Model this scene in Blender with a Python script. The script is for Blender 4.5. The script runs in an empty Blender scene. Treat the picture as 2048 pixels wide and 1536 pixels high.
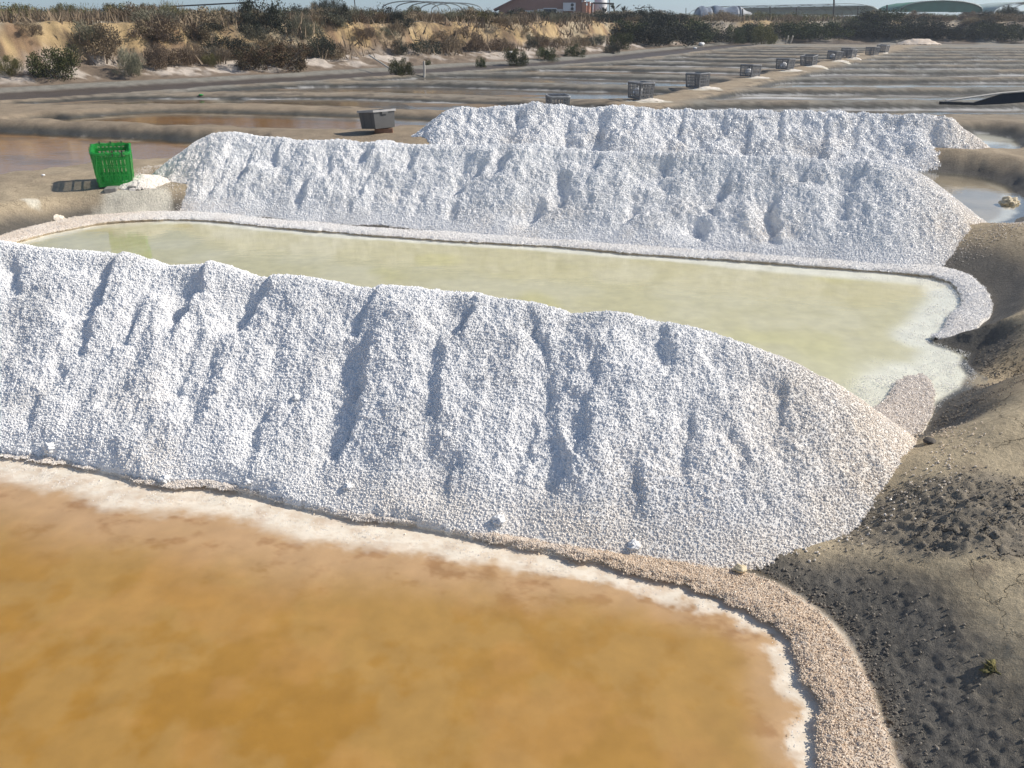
import bpy, bmesh, math, random
import numpy as np
from mathutils import Vector, Matrix, Euler

random.seed(7)
RNG = np.random.default_rng(11)
scene = bpy.context.scene
COL = scene.collection

# ------------------------------------------------------------------ camera, sky, sun, exposure
F = 1577.0                      # focal length in photo pixels (2048 wide)
CAM_H = 1.7
PITCH = math.atan((768 - 35) / F)
cam_d = bpy.data.cameras.new('camera')
cam_d.sensor_width = 36.0
cam_d.lens = 36.0 * F / 2048.0
cam_d.clip_start = 0.05
cam_d.clip_end = 4000
cam = bpy.data.objects.new('camera', cam_d)
COL.objects.link(cam)
cam.location = (0, 0, CAM_H)
cam.rotation_euler = (math.pi / 2 - PITCH, 0, 0)
scene.camera = cam

SUN_EL = math.radians(40)
SUN_AZ = math.radians(8)       # direction to the sun, counter-clockwise from +X
world = bpy.data.worlds.new('World')
scene.world = world
world.use_nodes = True
wn = world.node_tree
sky = wn.nodes.new('ShaderNodeTexSky')
sky.sky_type = 'NISHITA'
sky.sun_disc = False
sky.sun_elevation = SUN_EL
sky.sun_rotation = math.pi / 2 - SUN_AZ
sky.air_density = 1.0
sky.dust_density = 0.9
sky.ozone_density = 1.2
# look the sky up a few degrees above each direction, so the horizon is the clear pale blue of a dry day
tcw = wn.nodes.new('ShaderNodeTexCoord')
lift = wn.nodes.new('ShaderNodeVectorMath'); lift.operation = 'ADD'; lift.inputs[1].default_value = (0, 0, .075)
nrmw = wn.nodes.new('ShaderNodeVectorMath'); nrmw.operation = 'NORMALIZE'
wn.links.new(tcw.outputs['Generated'], lift.inputs[0]); wn.links.new(lift.outputs[0], nrmw.inputs[0]); wn.links.new(nrmw.outputs[0], sky.inputs['Vector'])
bg = wn.nodes['Background']
wn.links.new(sky.outputs[0], bg.inputs[0])
bg.inputs[1].default_value = 0.12

sun_d = bpy.data.lights.new('sun', 'SUN')
sun_d.energy = 5.0
sun_d.angle = math.radians(0.55)
sun_d.color = (1.0, 0.93, 0.82)
sun = bpy.data.objects.new('sun', sun_d)
COL.objects.link(sun)
sdir = Vector((math.cos(SUN_EL) * math.cos(SUN_AZ), math.cos(SUN_EL) * math.sin(SUN_AZ), math.sin(SUN_EL)))
sun.rotation_euler = sdir.to_track_quat('Z', 'Y').to_euler()
sun.location = (20, 5, 20)

scene.view_settings.view_transform = 'Standard'
scene.view_settings.look = 'None'
scene.view_settings.exposure = -0.04
scene.view_settings.gamma = 1.0
scene.view_settings.use_curve_mapping = False

# ------------------------------------------------------------------ helpers: survey of the place
SP, CP = math.sin(PITCH), math.cos(PITCH)
def ray(px, py):
    a = (np.asarray(px, float) - 1024) / F
    b = (768 - np.asarray(py, float)) / F
    return a, CP + b * SP, -SP + b * CP
def at(px, py, z=0.0):
    dx, dy, dz = ray(px, py)
    t = (z - CAM_H) / dz
    return float(dx * t), float(dy * t)
def atz(px, py, z=0.0):
    return at(px, py, z) + (z,)
def at_y(px, py, Y):
    """point on the sight line at plan distance Y"""
    dx, dy, dz = ray(px, py)
    t = Y / dy
    return float(dx * t), float(Y), float(CAM_H + dz * t)
def poly(pts, z):
    return np.array([at(a, b, z) for a, b in pts])

def _h(ix, iy, s):
    n = (ix * 374761393 + iy * 668265263 + s * 974634777) & 0xFFFFFFFF
    n = ((n ^ (n >> 13)) * 1274126177) & 0xFFFFFFFF
    n = n ^ (n >> 16)
    return (n & 0xFFFFFF) / float(0x1000000)
def vnoise(x, y, s=0):
    x = np.asarray(x, float); y = np.asarray(y, float)
    ix = np.floor(x).astype(np.int64); iy = np.floor(y).astype(np.int64)
    fx = x - ix; fy = y - iy
    fx = fx * fx * fx * (fx * (fx * 6 - 15) + 10); fy = fy * fy * fy * (fy * (fy * 6 - 15) + 10)
    a = _h(ix, iy, s); b = _h(ix + 1, iy, s); c = _h(ix, iy + 1, s); d = _h(ix + 1, iy + 1, s)
    return ((a + (b - a) * fx) * (1 - fy) + (c + (d - c) * fx) * fy) * 2 - 1
def fbm(x, y, s=0, o=4, g=0.5):
    r = 0; a = 1; t = 0; f = 1
    for i in range(o):
        r = r + a * vnoise(x * f + 17.3 * i, y * f - 9.1 * i, s + i); t += a; a *= g; f *= 2.03
    return r / t
def ss(a, b, x):
    t = np.clip((x - a) / (b - a), 0, 1)
    return t * t * (3 - 2 * t)
def sd_poly(x, y, P):
    """signed distance, negative inside"""
    d = np.full(x.shape, 1e9); ins = np.zeros(x.shape, bool)
    n = len(P)
    for i in range(n):
        ax, ay = P[i]; bx, by = P[(i + 1) % n]
        ex, ey = bx - ax, by - ay
        wx, wy = x - ax, y - ay
        t = np.clip((wx * ex + wy * ey) / (ex * ex + ey * ey + 1e-12), 0, 1)
        d = np.minimum(d, (wx - ex * t) ** 2 + (wy - ey * t) ** 2)
        c = ((ay > y) != (by > y)) & (x < (bx - ax) * (y - ay) / (by - ay + 1e-12) + ax)
        ins ^= c
    return np.where(ins, -1, 1) * np.sqrt(d)
def sd_line(x, y, P):
    """signed distance to an open line, positive on its left-hand side"""
    d = np.full(x.shape, 1e9); sgn = np.ones(x.shape)
    for i in range(len(P) - 1):
        ax, ay = P[i]; bx, by = P[i + 1]
        ex, ey = bx - ax, by - ay
        wx, wy = x - ax, y - ay
        t = np.clip((wx * ex + wy * ey) / (ex * ex + ey * ey), 0, 1)
        q = (wx - ex * t) ** 2 + (wy - ey * t) ** 2
        s = np.where(ex * wy - ey * wx >= 0, 1.0, -1.0)
        m = q < d
        sgn = np.where(m, s, sgn); d = np.where(m, q, d)
    return sgn * np.sqrt(d)
def smooth_closed(P, it=2):
    P = np.asarray(P, float)
    for _ in range(it):
        Q = np.roll(P, -1, 0)
        P = np.stack([P * .75 + Q * .25, P * .25 + Q * .75], 1).reshape(-1, 2)
    return P
def smooth_open(P, it=2):
    P = np.asarray(P, float)
    for _ in range(it):
        a, b = P[:-1], P[1:]
        Q = np.stack([a * .75 + b * .25, a * .25 + b * .75], 1).reshape(-1, 2)
        P = np.vstack([P[:1], Q, P[-1:]])
    return P
def resample(P, n):
    P = np.asarray(P, float)
    s = np.concatenate([[0], np.cumsum(np.hypot(*np.diff(P, axis=0).T))])
    t = np.linspace(0, s[-1], n)
    return np.stack([np.interp(t, s, P[:, k]) for k in range(P.shape[1])], 1)

# ------------------------------------------------------------------ helpers: objects
def tag(o, label=None, cat=None, group=None, kind=None):
    if label: o['label'] = label
    if cat: o['category'] = cat
    if group: o['group'] = group
    if kind: o['kind'] = kind
    return o
def link(name, me, mats=None, parent=None, smooth=False):
    o = bpy.data.objects.new(name, me)
    COL.objects.link(o)
    if mats is not None:
        for m in (mats if isinstance(mats, (list, tuple)) else [mats]): me.materials.append(m)
    if smooth: me.polygons.foreach_set('use_smooth', np.ones(len(me.polygons), bool))
    if parent: o.parent = parent
    return o
def mesh_np(name, V, Fq, tri=False):
    me = bpy.data.meshes.new(name)
    V = np.asarray(V, np.float32); Fq = np.asarray(Fq, np.int32)
    k = Fq.shape[1]
    me.vertices.add(len(V)); me.vertices.foreach_set('co', V.ravel())
    me.loops.add(Fq.size); me.loops.foreach_set('vertex_index', Fq.ravel())
    me.polygons.add(len(Fq))
    me.polygons.foreach_set('loop_start', np.arange(0, Fq.size, k, dtype=np.int32))
    me.polygons.foreach_set('loop_total', np.full(len(Fq), k, np.int32))
    me.update(calc_edges=True)
    return me
def grid_faces(nr, nc):
    i = np.arange(nr * nc).reshape(nr, nc)
    return np.stack([i[:-1, :-1], i[:-1, 1:], i[1:, 1:], i[1:, :-1]], -1).reshape(-1, 4)
def fattr(me, name, a):
    at_ = me.attributes.new(name, 'FLOAT', 'POINT'); at_.data.foreach_set('value', np.asarray(a, np.float32).ravel())
def cattr(me, name, a):
    a = np.asarray(a, np.float32)
    if a.shape[-1] == 3: a = np.concatenate([a, np.ones(a.shape[:-1] + (1,), np.float32)], -1)
    at_ = me.attributes.new(name, 'FLOAT_COLOR', 'POINT'); at_.data.foreach_set('color', a.ravel())
def empty(name, loc, rz=0.0):
    o = bpy.data.objects.new(name, None); COL.objects.link(o)
    o.location = loc; o.rotation_euler = (0, 0, rz); o.empty_display_size = 0.2
    return o
class MB:
    """collects boxes, bars and tubes and links them as one mesh object"""
    def __init__(s): s.bm = bmesh.new()
    def box(s, lo, hi, M=None):
        lo = Vector(lo); hi = Vector(hi)
        vs = [s.bm.verts.new((x, y, z)) for z in (lo.z, hi.z) for y in (lo.y, hi.y) for x in (lo.x, hi.x)]
        if M is not None:
            for v in vs: v.co = M @ v.co
        for f in ((0, 2, 3, 1), (4, 5, 7, 6), (0, 1, 5, 4), (2, 6, 7, 3), (0, 4, 6, 2), (1, 3, 7, 5)):
            s.bm.faces.new([vs[i] for i in f])
        return vs
    def tube(s, pts, r, n=6, r2=None):
        pts = [Vector(p) for p in pts]; rings = []
        for i, p in enumerate(pts):
            d = (pts[min(i + 1, len(pts) - 1)] - pts[max(i - 1, 0)]).normalized()
            up = Vector((0, 0, 1)) if abs(d.z) < .9 else Vector((1, 0, 0))
            a = d.cross(up).normalized(); b = d.cross(a).normalized()
            rr = r if r2 is None else r + (r2 - r) * i / (len(pts) - 1)
            rings.append([s.bm.verts.new(p + (a * math.cos(t) + b * math.sin(t)) * rr) for t in [2 * math.pi * k / n for k in range(n)]])
        for A, B in zip(rings[:-1], rings[1:]):
            for k in range(n): s.bm.faces.new((A[k], A[(k + 1) % n], B[(k + 1) % n], B[k]))
        s.bm.faces.new(rings[0][::-1]); s.bm.faces.new(rings[-1])
    def face(s, pts):
        s.bm.faces.new([s.bm.verts.new(p) for p in pts])
    def build(s, name, mat, parent=None, smooth=False):
        bmesh.ops.recalc_face_normals(s.bm, faces=s.bm.faces[:])
        me = bpy.data.meshes.new(name); s.bm.to_mesh(me); s.bm.free()
        return link(name, me, mat, parent, smooth)

# ------------------------------------------------------------------ materials
def new_mat(name):
    m = bpy.data.materials.new(name); m.use_nodes = True
    nt = m.node_tree
    return m, nt, nt.nodes['Principled BSDF']
def N(nt, t, **kw):
    n = nt.nodes.new(t)
    for k, v in kw.items():
        if k in ('op',): n.operation = v
        elif hasattr(n, k): setattr(n, k, v)
    return n
def noise(nt, scale, detail=6, rough=.55, vec=None, dim='3D'):
    n = nt.nodes.new('ShaderNodeTexNoise'); n.inputs['Scale'].default_value = scale
    n.inputs['Detail'].default_value = detail; n.inputs['Roughness'].default_value = rough
    if vec is not None: nt.links.new(vec, n.inputs['Vector'])
    return n
def pos(nt): return nt.nodes.new('ShaderNodeNewGeometry').outputs['Position']
def mapr(nt, src, a, b, c, d):
    n = nt.nodes.new('ShaderNodeMapRange'); nt.links.new(src, n.inputs[0])
    for i, v in enumerate((a, b, c, d)): n.inputs[i + 1].default_value = v
    return n.outputs[0]
def mixc(nt, f, A, B, mode='MIX'):
    n = nt.nodes.new('ShaderNodeMix'); n.data_type = 'RGBA'; n.blend_type = mode
    for s, v in ((n.inputs[0], f), (n.inputs[6], A), (n.inputs[7], B)):
        if hasattr(v, 'links') or isinstance(v, bpy.types.NodeSocket): nt.links.new(v, s)
        elif isinstance(v, (int, float)): s.default_value = v
        else: s.default_value = tuple(v) + (1,)
    return n.outputs[2]
def math_(nt, op, a, b=None):
    n = nt.nodes.new('ShaderNodeMath'); n.operation = op
    for s, v in ((n.inputs[0], a), (n.inputs[1], b)):
        if v is None: continue
        if isinstance(v, bpy.types.NodeSocket): nt.links.new(v, s)
        else: s.default_value = v
    return n.outputs[0]
def attr(nt, name):
    n = nt.nodes.new('ShaderNodeAttribute'); n.attribute_name = name; return n
def bump(nt, h, dist, strength=1.0, normal=None):
    n = nt.nodes.new('ShaderNodeBump'); nt.links.new(h, n.inputs['Height'])
    n.inputs['Distance'].default_value = dist; n.inputs['Strength'].default_value = strength
    if normal is not None: nt.links.new(normal, n.inputs['Normal'])
    return n.outputs[0]

def simple(name, c, rough=.7, var=.25, scale=12, bd=.003, metal=0, spec=.5):
    m, nt, b = new_mat(name)
    p = nt.nodes.new('ShaderNodeTexCoord').outputs['Object']
    n = noise(nt, scale, 5, .6, p)
    f = mapr(nt, n.outputs[0], .3, .7, 1 - var, 1 + var)
    v = nt.nodes.new('ShaderNodeVectorMath'); v.operation = 'SCALE'; v.inputs[0].default_value = c
    nt.links.new(f, v.inputs['Scale']); nt.links.new(v.outputs[0], b.inputs['Base Color'])
    b.inputs['Roughness'].default_value = rough; b.inputs['Metallic'].default_value = metal
    b.inputs['Specular IOR Level'].default_value = spec
    if bd: nt.links.new(bump(nt, n.outputs[0], bd), b.inputs['Normal'])
    return m

def ground_material():
    m, nt, b = new_mat('mud_and_sand')
    P = pos(nt)
    c = attr(nt, 'C').outputs['Color']; wet = attr(nt, 'wet').outputs['Fac']; crack = attr(nt, 'crack').outputs['Fac']; bed = attr(nt, 'bed').outputs['Fac']
    n1 = noise(nt, 3.0, 8, .65, P); n2 = noise(nt, 45, 6, .7, P); n3 = noise(nt, 260, 3, .6, P)
    f = math_(nt, 'MULTIPLY', mapr(nt, n1.outputs[0], .3, .7, .78, 1.2), mapr(nt, n2.outputs[0], .25, .75, .72, 1.26))
    f = math_(nt, 'MULTIPLY', f, mapr(nt, n3.outputs[0], .3, .7, .85, 1.13))
    nz = noise(nt, 9, 5, .55, P)
    fb = mapr(nt, nz.outputs[0], .3, .7, .9, 1.1)
    mf = nt.nodes.new('ShaderNodeMix'); mf.data_type = 'FLOAT'
    nt.links.new(bed, mf.inputs[0]); nt.links.new(f, mf.inputs[2]); nt.links.new(fb, mf.inputs[3]); f = mf.outputs[0]
    v = nt.nodes.new('ShaderNodeVectorMath'); v.operation = 'SCALE'
    nt.links.new(c, v.inputs[0]); nt.links.new(f, v.inputs['Scale'])
    # drying cracks
    wv = nt.nodes.new('ShaderNodeVectorMath'); wv.operation = 'ADD'
    wn_ = noise(nt, 6, 5, .6, P)
    sc = nt.nodes.new('ShaderNodeVectorMath'); sc.operation = 'SCALE'; sc.inputs['Scale'].default_value = .28
    nt.links.new(wn_.outputs['Color'], sc.inputs[0]); nt.links.new(P, wv.inputs[0]); nt.links.new(sc.outputs[0], wv.inputs[1])
    vo = nt.nodes.new('ShaderNodeTexVoronoi'); vo.feature = 'DISTANCE_TO_EDGE'; vo.inputs['Scale'].default_value = 5.5
    nt.links.new(wv.outputs[0], vo.inputs['Vector'])
    line = mapr(nt, vo.outputs['Distance'], .0, .022, 1, 0)
    gate = mapr(nt, noise(nt, 2.3, 3, .5, P).outputs[0], .44, .56, 0, 1)
    ck = math_(nt, 'MULTIPLY', math_(nt, 'MULTIPLY', line, gate), crack)
    col = mixc(nt, math_(nt, 'MULTIPLY', ck, .8), v.outputs[0], (.05, .04, .032))
    nt.links.new(col, b.inputs['Base Color'])
    nt.links.new(mapr(nt, wet, 0, 1, .92, .42), b.inputs['Roughness'])
    nt.links.new(mapr(nt, wet, 0, 1, .2, .5), b.inputs['Specular IOR Level'])
    h = math_(nt, 'ADD', n2.outputs[0], math_(nt, 'MULTIPLY', n3.outputs[0], .35))
    h = math_(nt, 'SUBTRACT', h, math_(nt, 'MULTIPLY', ck, .9))
    h = math_(nt, 'MULTIPLY', h, mapr(nt, bed, 0, 1, 1, .04))
    nt.links.new(bump(nt, h, .014, .9), b.inputs['Normal'])
    return m
def salt_material(name='salt', base=(.88, .875, .87), warm=(.80, .70, .56)):
    m, nt, b = new_mat(name)
    P = pos(nt)
    w = attr(nt, 'warm').outputs['Fac']
    n = noise(nt, 160, 3, .6, P); n2 = noise(nt, 7, 4, .6, P)
    wv = math_(nt, 'MULTIPLY', w, mapr(nt, n2.outputs[0], .3, .7, .6, 1.2))
    c = mixc(nt, wv, base, warm)
    c = mixc(nt, mapr(nt, n.outputs[0], .25, .6, .12, 0), c, (.5, .49, .47))
    nt.links.new(c, b.inputs['Base Color'])
    c = mixc(nt, mapr(nt, noise(nt, 2.3, 5, .6, P).outputs[0], .5, .72, 0, .35), c, (.55, .55, .54))
    b.inputs['Roughness'].default_value = .45
    b.inputs['Specular IOR Level'].default_value = .4
    h = math_(nt, 'ADD', n.outputs[0], math_(nt, 'MULTIPLY', noise(nt, 420, 2, .5, P).outputs[0], .5))
    nt.links.new(bump(nt, h, .006, .8), b.inputs['Normal'])
    return m
def grain_material(name, c, rough=.35):
    m, nt, b = new_mat(name)
    oi = nt.nodes.new('ShaderNodeObjectInfo')
    a = nt.nodes.new('ShaderNodeAttribute'); a.attribute_name = 'tint'; a.attribute_type = 'INSTANCER'
    v = nt.nodes.new('ShaderNodeVectorMath'); v.operation = 'MULTIPLY'; v.inputs[0].default_value = c
    nt.links.new(a.outputs['Color'], v.inputs[1])
    nt.links.new(v.outputs[0], b.inputs['Base Color'])
    b.inputs['Roughness'].default_value = rough
    b.inputs['Specular IOR Level'].default_value = .4
    return m
def water_material(name, tint=(.9, .85, .75), rough=.03, ripple=.0015, scale=9, spec=(1, 1, 1)):
    m, nt, b = new_mat(name)
    nt.nodes.remove(b)
    out = nt.nodes['Material Output']
    P = pos(nt)
    mp = nt.nodes.new('ShaderNodeMapping'); mp.inputs['Scale'].default_value = (1, 2.2, 1); nt.links.new(P, mp.inputs[0])
    n = noise(nt, scale, 4, .55, mp.outputs[0])
    nb = bump(nt, n.outputs[0], ripple, 1)
    tr = nt.nodes.new('ShaderNodeBsdfTransparent'); tr.inputs[0].default_value = tuple(tint) + (1,)
    gl = nt.nodes.new('ShaderNodeBsdfGlossy'); gl.inputs['Roughness'].default_value = rough
    gl.inputs['Color'].default_value = tuple(spec) + (1,)
    nt.links.new(nb, gl.inputs['Normal'])
    gi = nt.nodes.new('ShaderNodeNewGeometry')
    dt = nt.nodes.new('ShaderNodeVectorMath'); dt.operation = 'DOT_PRODUCT'
    nt.links.new(gi.outputs['Incoming'], dt.inputs[0]); nt.links.new(nb, dt.inputs[1])
    c1 = math_(nt, 'SUBTRACT', 1.0, math_(nt, 'MINIMUM', math_(nt, 'ABSOLUTE', dt.outputs['Value']), 1.0))
    fr_ = math_(nt, 'ADD', math_(nt, 'MULTIPLY', math_(nt, 'POWER', c1, 5.0), .98), .02)     # Schlick, the same from both sides
    mx = nt.nodes.new('ShaderNodeMixShader')
    nt.links.new(fr_, mx.inputs[0]); nt.links.new(tr.outputs[0], mx.inputs[1]); nt.links.new(gl.outputs[0], mx.inputs[2])
    nt.links.new(mx.outputs[0], out.inputs[0])
    return m

M_ground = ground_material()
M_salt = salt_material()
M_ledge = salt_material('salt_crust', (.86, .85, .83), (.66, .53, .40))
M_grain = grain_material('salt_grain', (.93, .925, .92), .3)
M_crumb = grain_material('mud_crumb', (.26, .23, .19), .85)
M_w_orange = water_material('brine_orange', (.985, .945, .87), .02, .0012, 7)
M_w_pale = water_material('brine_pale', (.97, .965, .90), .015, .0012, 8)
M_w_brown = water_material('brine_brown', (.92, .84, .7), .05, .0025, 6)

# ------------------------------------------------------------------ plan of the salt works
ZW = -0.22; ZW4 = -.17; ZW3 = -.14; ZWR = -.105   # brine levels
# pond 1 (foreground, orange)
P1_in_px = [(-500, 880), (0, 905), (100, 916), (230, 945), (300, 966), (430, 966), (560, 1000), (680, 1030), (760, 1036), (900, 1062), (1000, 1082),
            (1150, 1112), (1280, 1140), (1400, 1172), (1500, 1212), (1570, 1258), (1605, 1320), (1612, 1370), (1650, 1400), (1632, 1460), (1645, 1536), (1665, 1650), (1690, 1800)]
P1_out_px = [(-500, 868), (0, 893), (120, 905), (300, 948), (430, 958), (560, 990), (680, 1010), (800, 1030), (1000, 1062), (1150, 1085), (1280, 1105), (1420, 1120),
             (1540, 1150), (1640, 1210), (1705, 1280), (1740, 1370), (1765, 1440), (1800, 1536), (1850, 1650), (1900, 1800)]
ZL1 = -0.201
P1_in = smooth_open([at(a, b, ZL1) for a, b in P1_in_px], 1)
P1_out = smooth_open([at(a, b, ZL1) for a, b in P1_out_px], 2)
cl1 = np.array([(2.0, -3.0), (-12, -3.0), (-12, 5.5)])
POND1 = np.vstack([P1_out, cl1]); POND1_IN = np.vstack([P1_in, cl1])
# pond 2 (yellow, middle)
P2_in_px = [(20, 484), (90, 464), (180, 446), (260, 438), (350, 436), (420, 437), (600, 456), (760, 468), (950, 481), (1100, 489), (1250, 502), (1400, 513), (1560, 524), (1700, 534),
            (1820, 543), (1880, 552), (1908, 565), (1928, 590), (1925, 605), (1905, 625), (1888, 650), (1860, 668)]
P2_out_px = [(-40, 478), (60, 452), (160, 430), (260, 423), (350, 421), (430, 425), (600, 441), (760, 454), (950, 466), (1100, 476), (1250, 487), (1400, 498), (1560, 508), (1700, 516),
             (1820, 522), (1900, 533), (1955, 552), (1992, 590), (1990, 625), (1965, 655), (1925, 672), (1880, 676)]
ZL2 = -0.197
P2_in = smooth_open([at(a, b, ZL2) for a, b in P2_in_px], 1)
P2_out = smooth_open([at(a, b, ZL2) for a, b in P2_out_px], 2)
tail = [at(a, b, ZL2) for a, b in [(1955, 700), (1945, 722), (1962, 745), (1945, 772), (1900, 800), (1850, 868), (1740, 870)]]
back = [(-.2, 4.2), (-1.5, 4.75), (-3.2, 5.35), (-4.3, 5.9)]
POND2 = np.vstack([P2_out, np.array(tail), np.array(back)])
POND2_IN = np.vstack([P2_in, np.array([at(a, b, ZL2) for a, b in [(1890, 672), (1925, 700), (1890, 745), (1838, 742), (1787, 757), (1748, 823), (1700, 860)]]), np.array(back)])
POND3 = smooth_closed(poly([(700, 335), (850, 324), (1700, 337), (1850, 345), (1960, 352), (2022, 373), (2040, 400), (2020, 436), (1950, 470), (1850, 445), (1300, 402), (700, 370), (600, 350)], ZW), 2)
POND4 = smooth_closed(poly([(1100, 244), (1500, 252), (1900, 266), (1990, 266), (2044, 282), (2012, 304), (1950, 320), (1500, 302), (1100, 275), (1000, 262), (1040, 248)], ZW4), 2)
PONDL2 = smooth_closed(poly([(-700, 250), (-300, 258), (0, 265), (200, 274), (400, 286), (520, 293), (430, 325), (320, 338), (180, 345), (60, 366), (-100, 392), (-700, 420)], ZW), 2)
PONDL3 = smooth_closed(poly([(105, 241), (200, 233), (320, 224), (500, 228), (700, 234), (860, 240), (900, 250), (840, 258), (700, 263), (500, 260), (270, 250), (150, 246)], ZW3), 2)
CH = np.array([at(a, b, -.25) for a, b in [(-1400, 262), (-500, 228), (0, 203), (300, 185), (600, 167), (850, 150), (1150, 130), (1320, 110), (1400, 101)]])
e0 = at(1480, 93, -.25)
CH = np.vstack([CH, [e0, (60, e0[1] + 1.0), (200, e0[1] + 3)]])
ROWS = [15.8, 18.7, 22.3, 26.3, 30.1, 33.6, 37.1, 40.6, 44.0, 47.2, 50.2, 53.0]
def crate_x(y): return 3.0 + (y - 18.4) * .6
def row_coord(x, y):
    u = x - crate_x(y)
    g = np.where(u < 0, .29 * np.minimum(-u, 8.5), 0)
    return y - g, u
NOTCH = [(72, 231, .42), (450, 196, .4), (700, 179, .45), (885, 158, .45), (1225, 133, .5)]
HEAPFOOT = at(1690, 970, 0); PIT = at(2040, 728, -.1); MND = at(2060, 830, .05)
NOTCH_W = [at(a, b, -.05) + (r,) for a, b, r in NOTCH] + []

SAND = np.array([.37, .30, .215]); SANDG = np.array([.30, .275, .235]); MUD = np.array([.105, .095, .08])
WHITE = np.array([.74, .73, .71])
def mix3(A, B, t):
    return A * (1 - t[..., None]) + B * t[..., None]

def profile(d, zb, bw, top):
    t = np.clip(d / bw, 0, 1)
    s = t * t * (3 - 2 * t) * .55 + np.sin(t * math.pi / 2) * .45
    return np.where(d < 0, zb, zb + (top - zb) * s)

def terrain(x, y, full=False):
    x = np.asarray(x, float); y = np.asarray(y, float)
    r = np.hypot(x, y)
    w1 = fbm(x * 1.1, y * 1.1, 3, 3); w2 = fbm(x * 4.5, y * 4.5, 9, 3)
    near = np.clip(1 - r / 14, 0, 1)
    D = sd_line(x, y, CH) + .22 * fbm(x * .5, y * .5, 31, 3)
    top = .02 + .035 * w1 + .012 * w2
    rightbank = ss(0.0, .8, x - (1.3 + (y - 3) * .56)) * (y < 14)
    u0 = x - crate_x(y)
    top = top * (1 - .5 * ss(11, 15, y)) + rightbank * (.04 * ss(8, 6, y) + .03 * fbm(x * 1.7, y * 1.7, 41, 2))
    hx, hy = HEAPFOOT
    top = top + .09 * np.exp(-((x - MND[0]) ** 2 + (y - MND[1]) ** 2) / .38 ** 2) * (y < 5)
    top = top - .30 * np.exp(-((x - PIT[0]) ** 2 * .35 + (y - PIT[1]) ** 2) / .22 ** 2)
    top = top - .16 * np.exp(-((x - hx) ** 2 + (y - hy) ** 2) / .36 ** 2)
    top = top + ss(7, 9, y) * (.014 * fbm(x * 2.2, y * 4.5, 43, 3))
    xl = ss(-.8, -2.0, u0) * ss(9.5, 11, y) * ss(24, 19, y)
    top = top - .045 * xl
    z = top.copy()
    dw = .035 * w2 + .05 * w1
    bw1 = .95 - .22 * ss(.35, 1.1, x)
    bw2 = .36 - .20 * np.exp(-((x + 4.1) / .45) ** 2) + .69 * ss(-3.9, -2.9, x) - .58 * ss(1.2, 2.4, x) + .30 * ss(5.3, 6.0, y) * ss(1.2, 2.4, x)
    d1 = sd_poly(x, y, POND1) if True else None
    d2 = sd_poly(x, y, POND2)
    z = np.minimum(z, profile(d1 + .02 + .2 * dw * (x > .3), ZW - .014, bw1, top))
    z = np.minimum(z, profile(d2 + .05 + .2 * dw, ZW - .014, bw2, top))
    dd = []
    for P, bw in ((POND3, .95 - .4 * ss(5.5, 6.4, x)), (POND4, .5), (PONDL2, .45), (PONDL3, .45)):
        d = sd_poly(x, y, P) + dw * 1.5
        dd.append(d)
        zb_ = {0: ZW, 1: ZW4, 2: ZW, 3: ZW3}[len(dd) - 1] - .03
        z = np.minimum(z, profile(d, zb_, bw, top))
    # regular rows of pans further off
    yr, u = row_coord(x, y)
    yr = yr + .05 * w1 + .06 * fbm(x * .35, y * .35, 71, 2)
    drow = np.full(x.shape, 9.0)
    for a, b in zip(ROWS[:-1], ROWS[1:]):
        h = (b - a) / 2
        dy_ = np.abs(yr - (a + b) / 2) - (h - .66)
        for side in (0, 1):
            ex = (.95 - u) if side else np.maximum(u + .85, D + 2.9)
            rr = .5
            qx, qy = ex + rr, dy_ + rr
            d = np.hypot(np.maximum(qx, 0), np.maximum(qy, 0)) + np.minimum(np.maximum(qx, qy), 0) - rr
            drow = np.minimum(drow, d)
    drow = drow + dw * .8
    z = np.minimum(z, profile(drow, ZWR - .02 + .016 * fbm(x * .6, y * 1.5, 77, 3), .42, top))
    # lip of dry crust along the berm shoulders
    # channel
    ch = profile(np.abs(D + .75) - 1.0, -.10 + .01 * w1, .5, top - .03)
    z = np.where(np.abs(D + .75) < 1.6, np.minimum(z, ch), z)
    for nx, ny, nr in NOTCH_W:
        q = np.hypot(x - nx, (y - ny) * .8)
        z = z - .30 * np.exp(-(q / nr) ** 4)
    # shore, cliff, plateau
    gl = np.sqrt(np.maximum(0, x * .55 + y * .83)) * 0 + (x * .58 + y * .81)
    gul = vnoise(gl * 1.6 + .5 * fbm(x, y, 55, 2), D * .35, 52) * .5 + vnoise(gl * 3.9, D * .7, 53) * .28 + fbm(x * 4, y * 4, 54, 3) * .35
    shore = ss(1.2, 2.9, D) * .33 + ss(1.1, 1.7, D) * .1 * (fbm(x * 2.4, y * 2.4, 57, 4) + .3)
    cl0 = 2.9 + .45 * vnoise(gl * .33, 0 * gl, 58) + .28 * gul
    cliff = ss(cl0, cl0 + 1.15 + .3 * vnoise(gl * .5, 0 * gl, 59), D)
    plate = 1.08 + .10 * fbm(x * .35, y * .35, 60, 3) + .05 * w1
    plate = plate + .10 * ss(60, 20, y)
    land = shore + cliff * plate + cliff * (1 - cliff) * gul * 1.1
    z = np.where(D > .95, np.maximum(z * (1 - ss(.95, 1.7, D)) + land, -.4), z)
    # clods on dark banks near the camera
    slope_z = np.clip((top - z) / .25, 0, 1)
    slope_z = np.where((drow < .6) & (y > 14), np.clip((top - z) / .13, 0, 1), slope_z)
    slope_z = np.where(dd[3] < .5, np.clip((top - z) / .17, 0, 1), slope_z)
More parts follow.
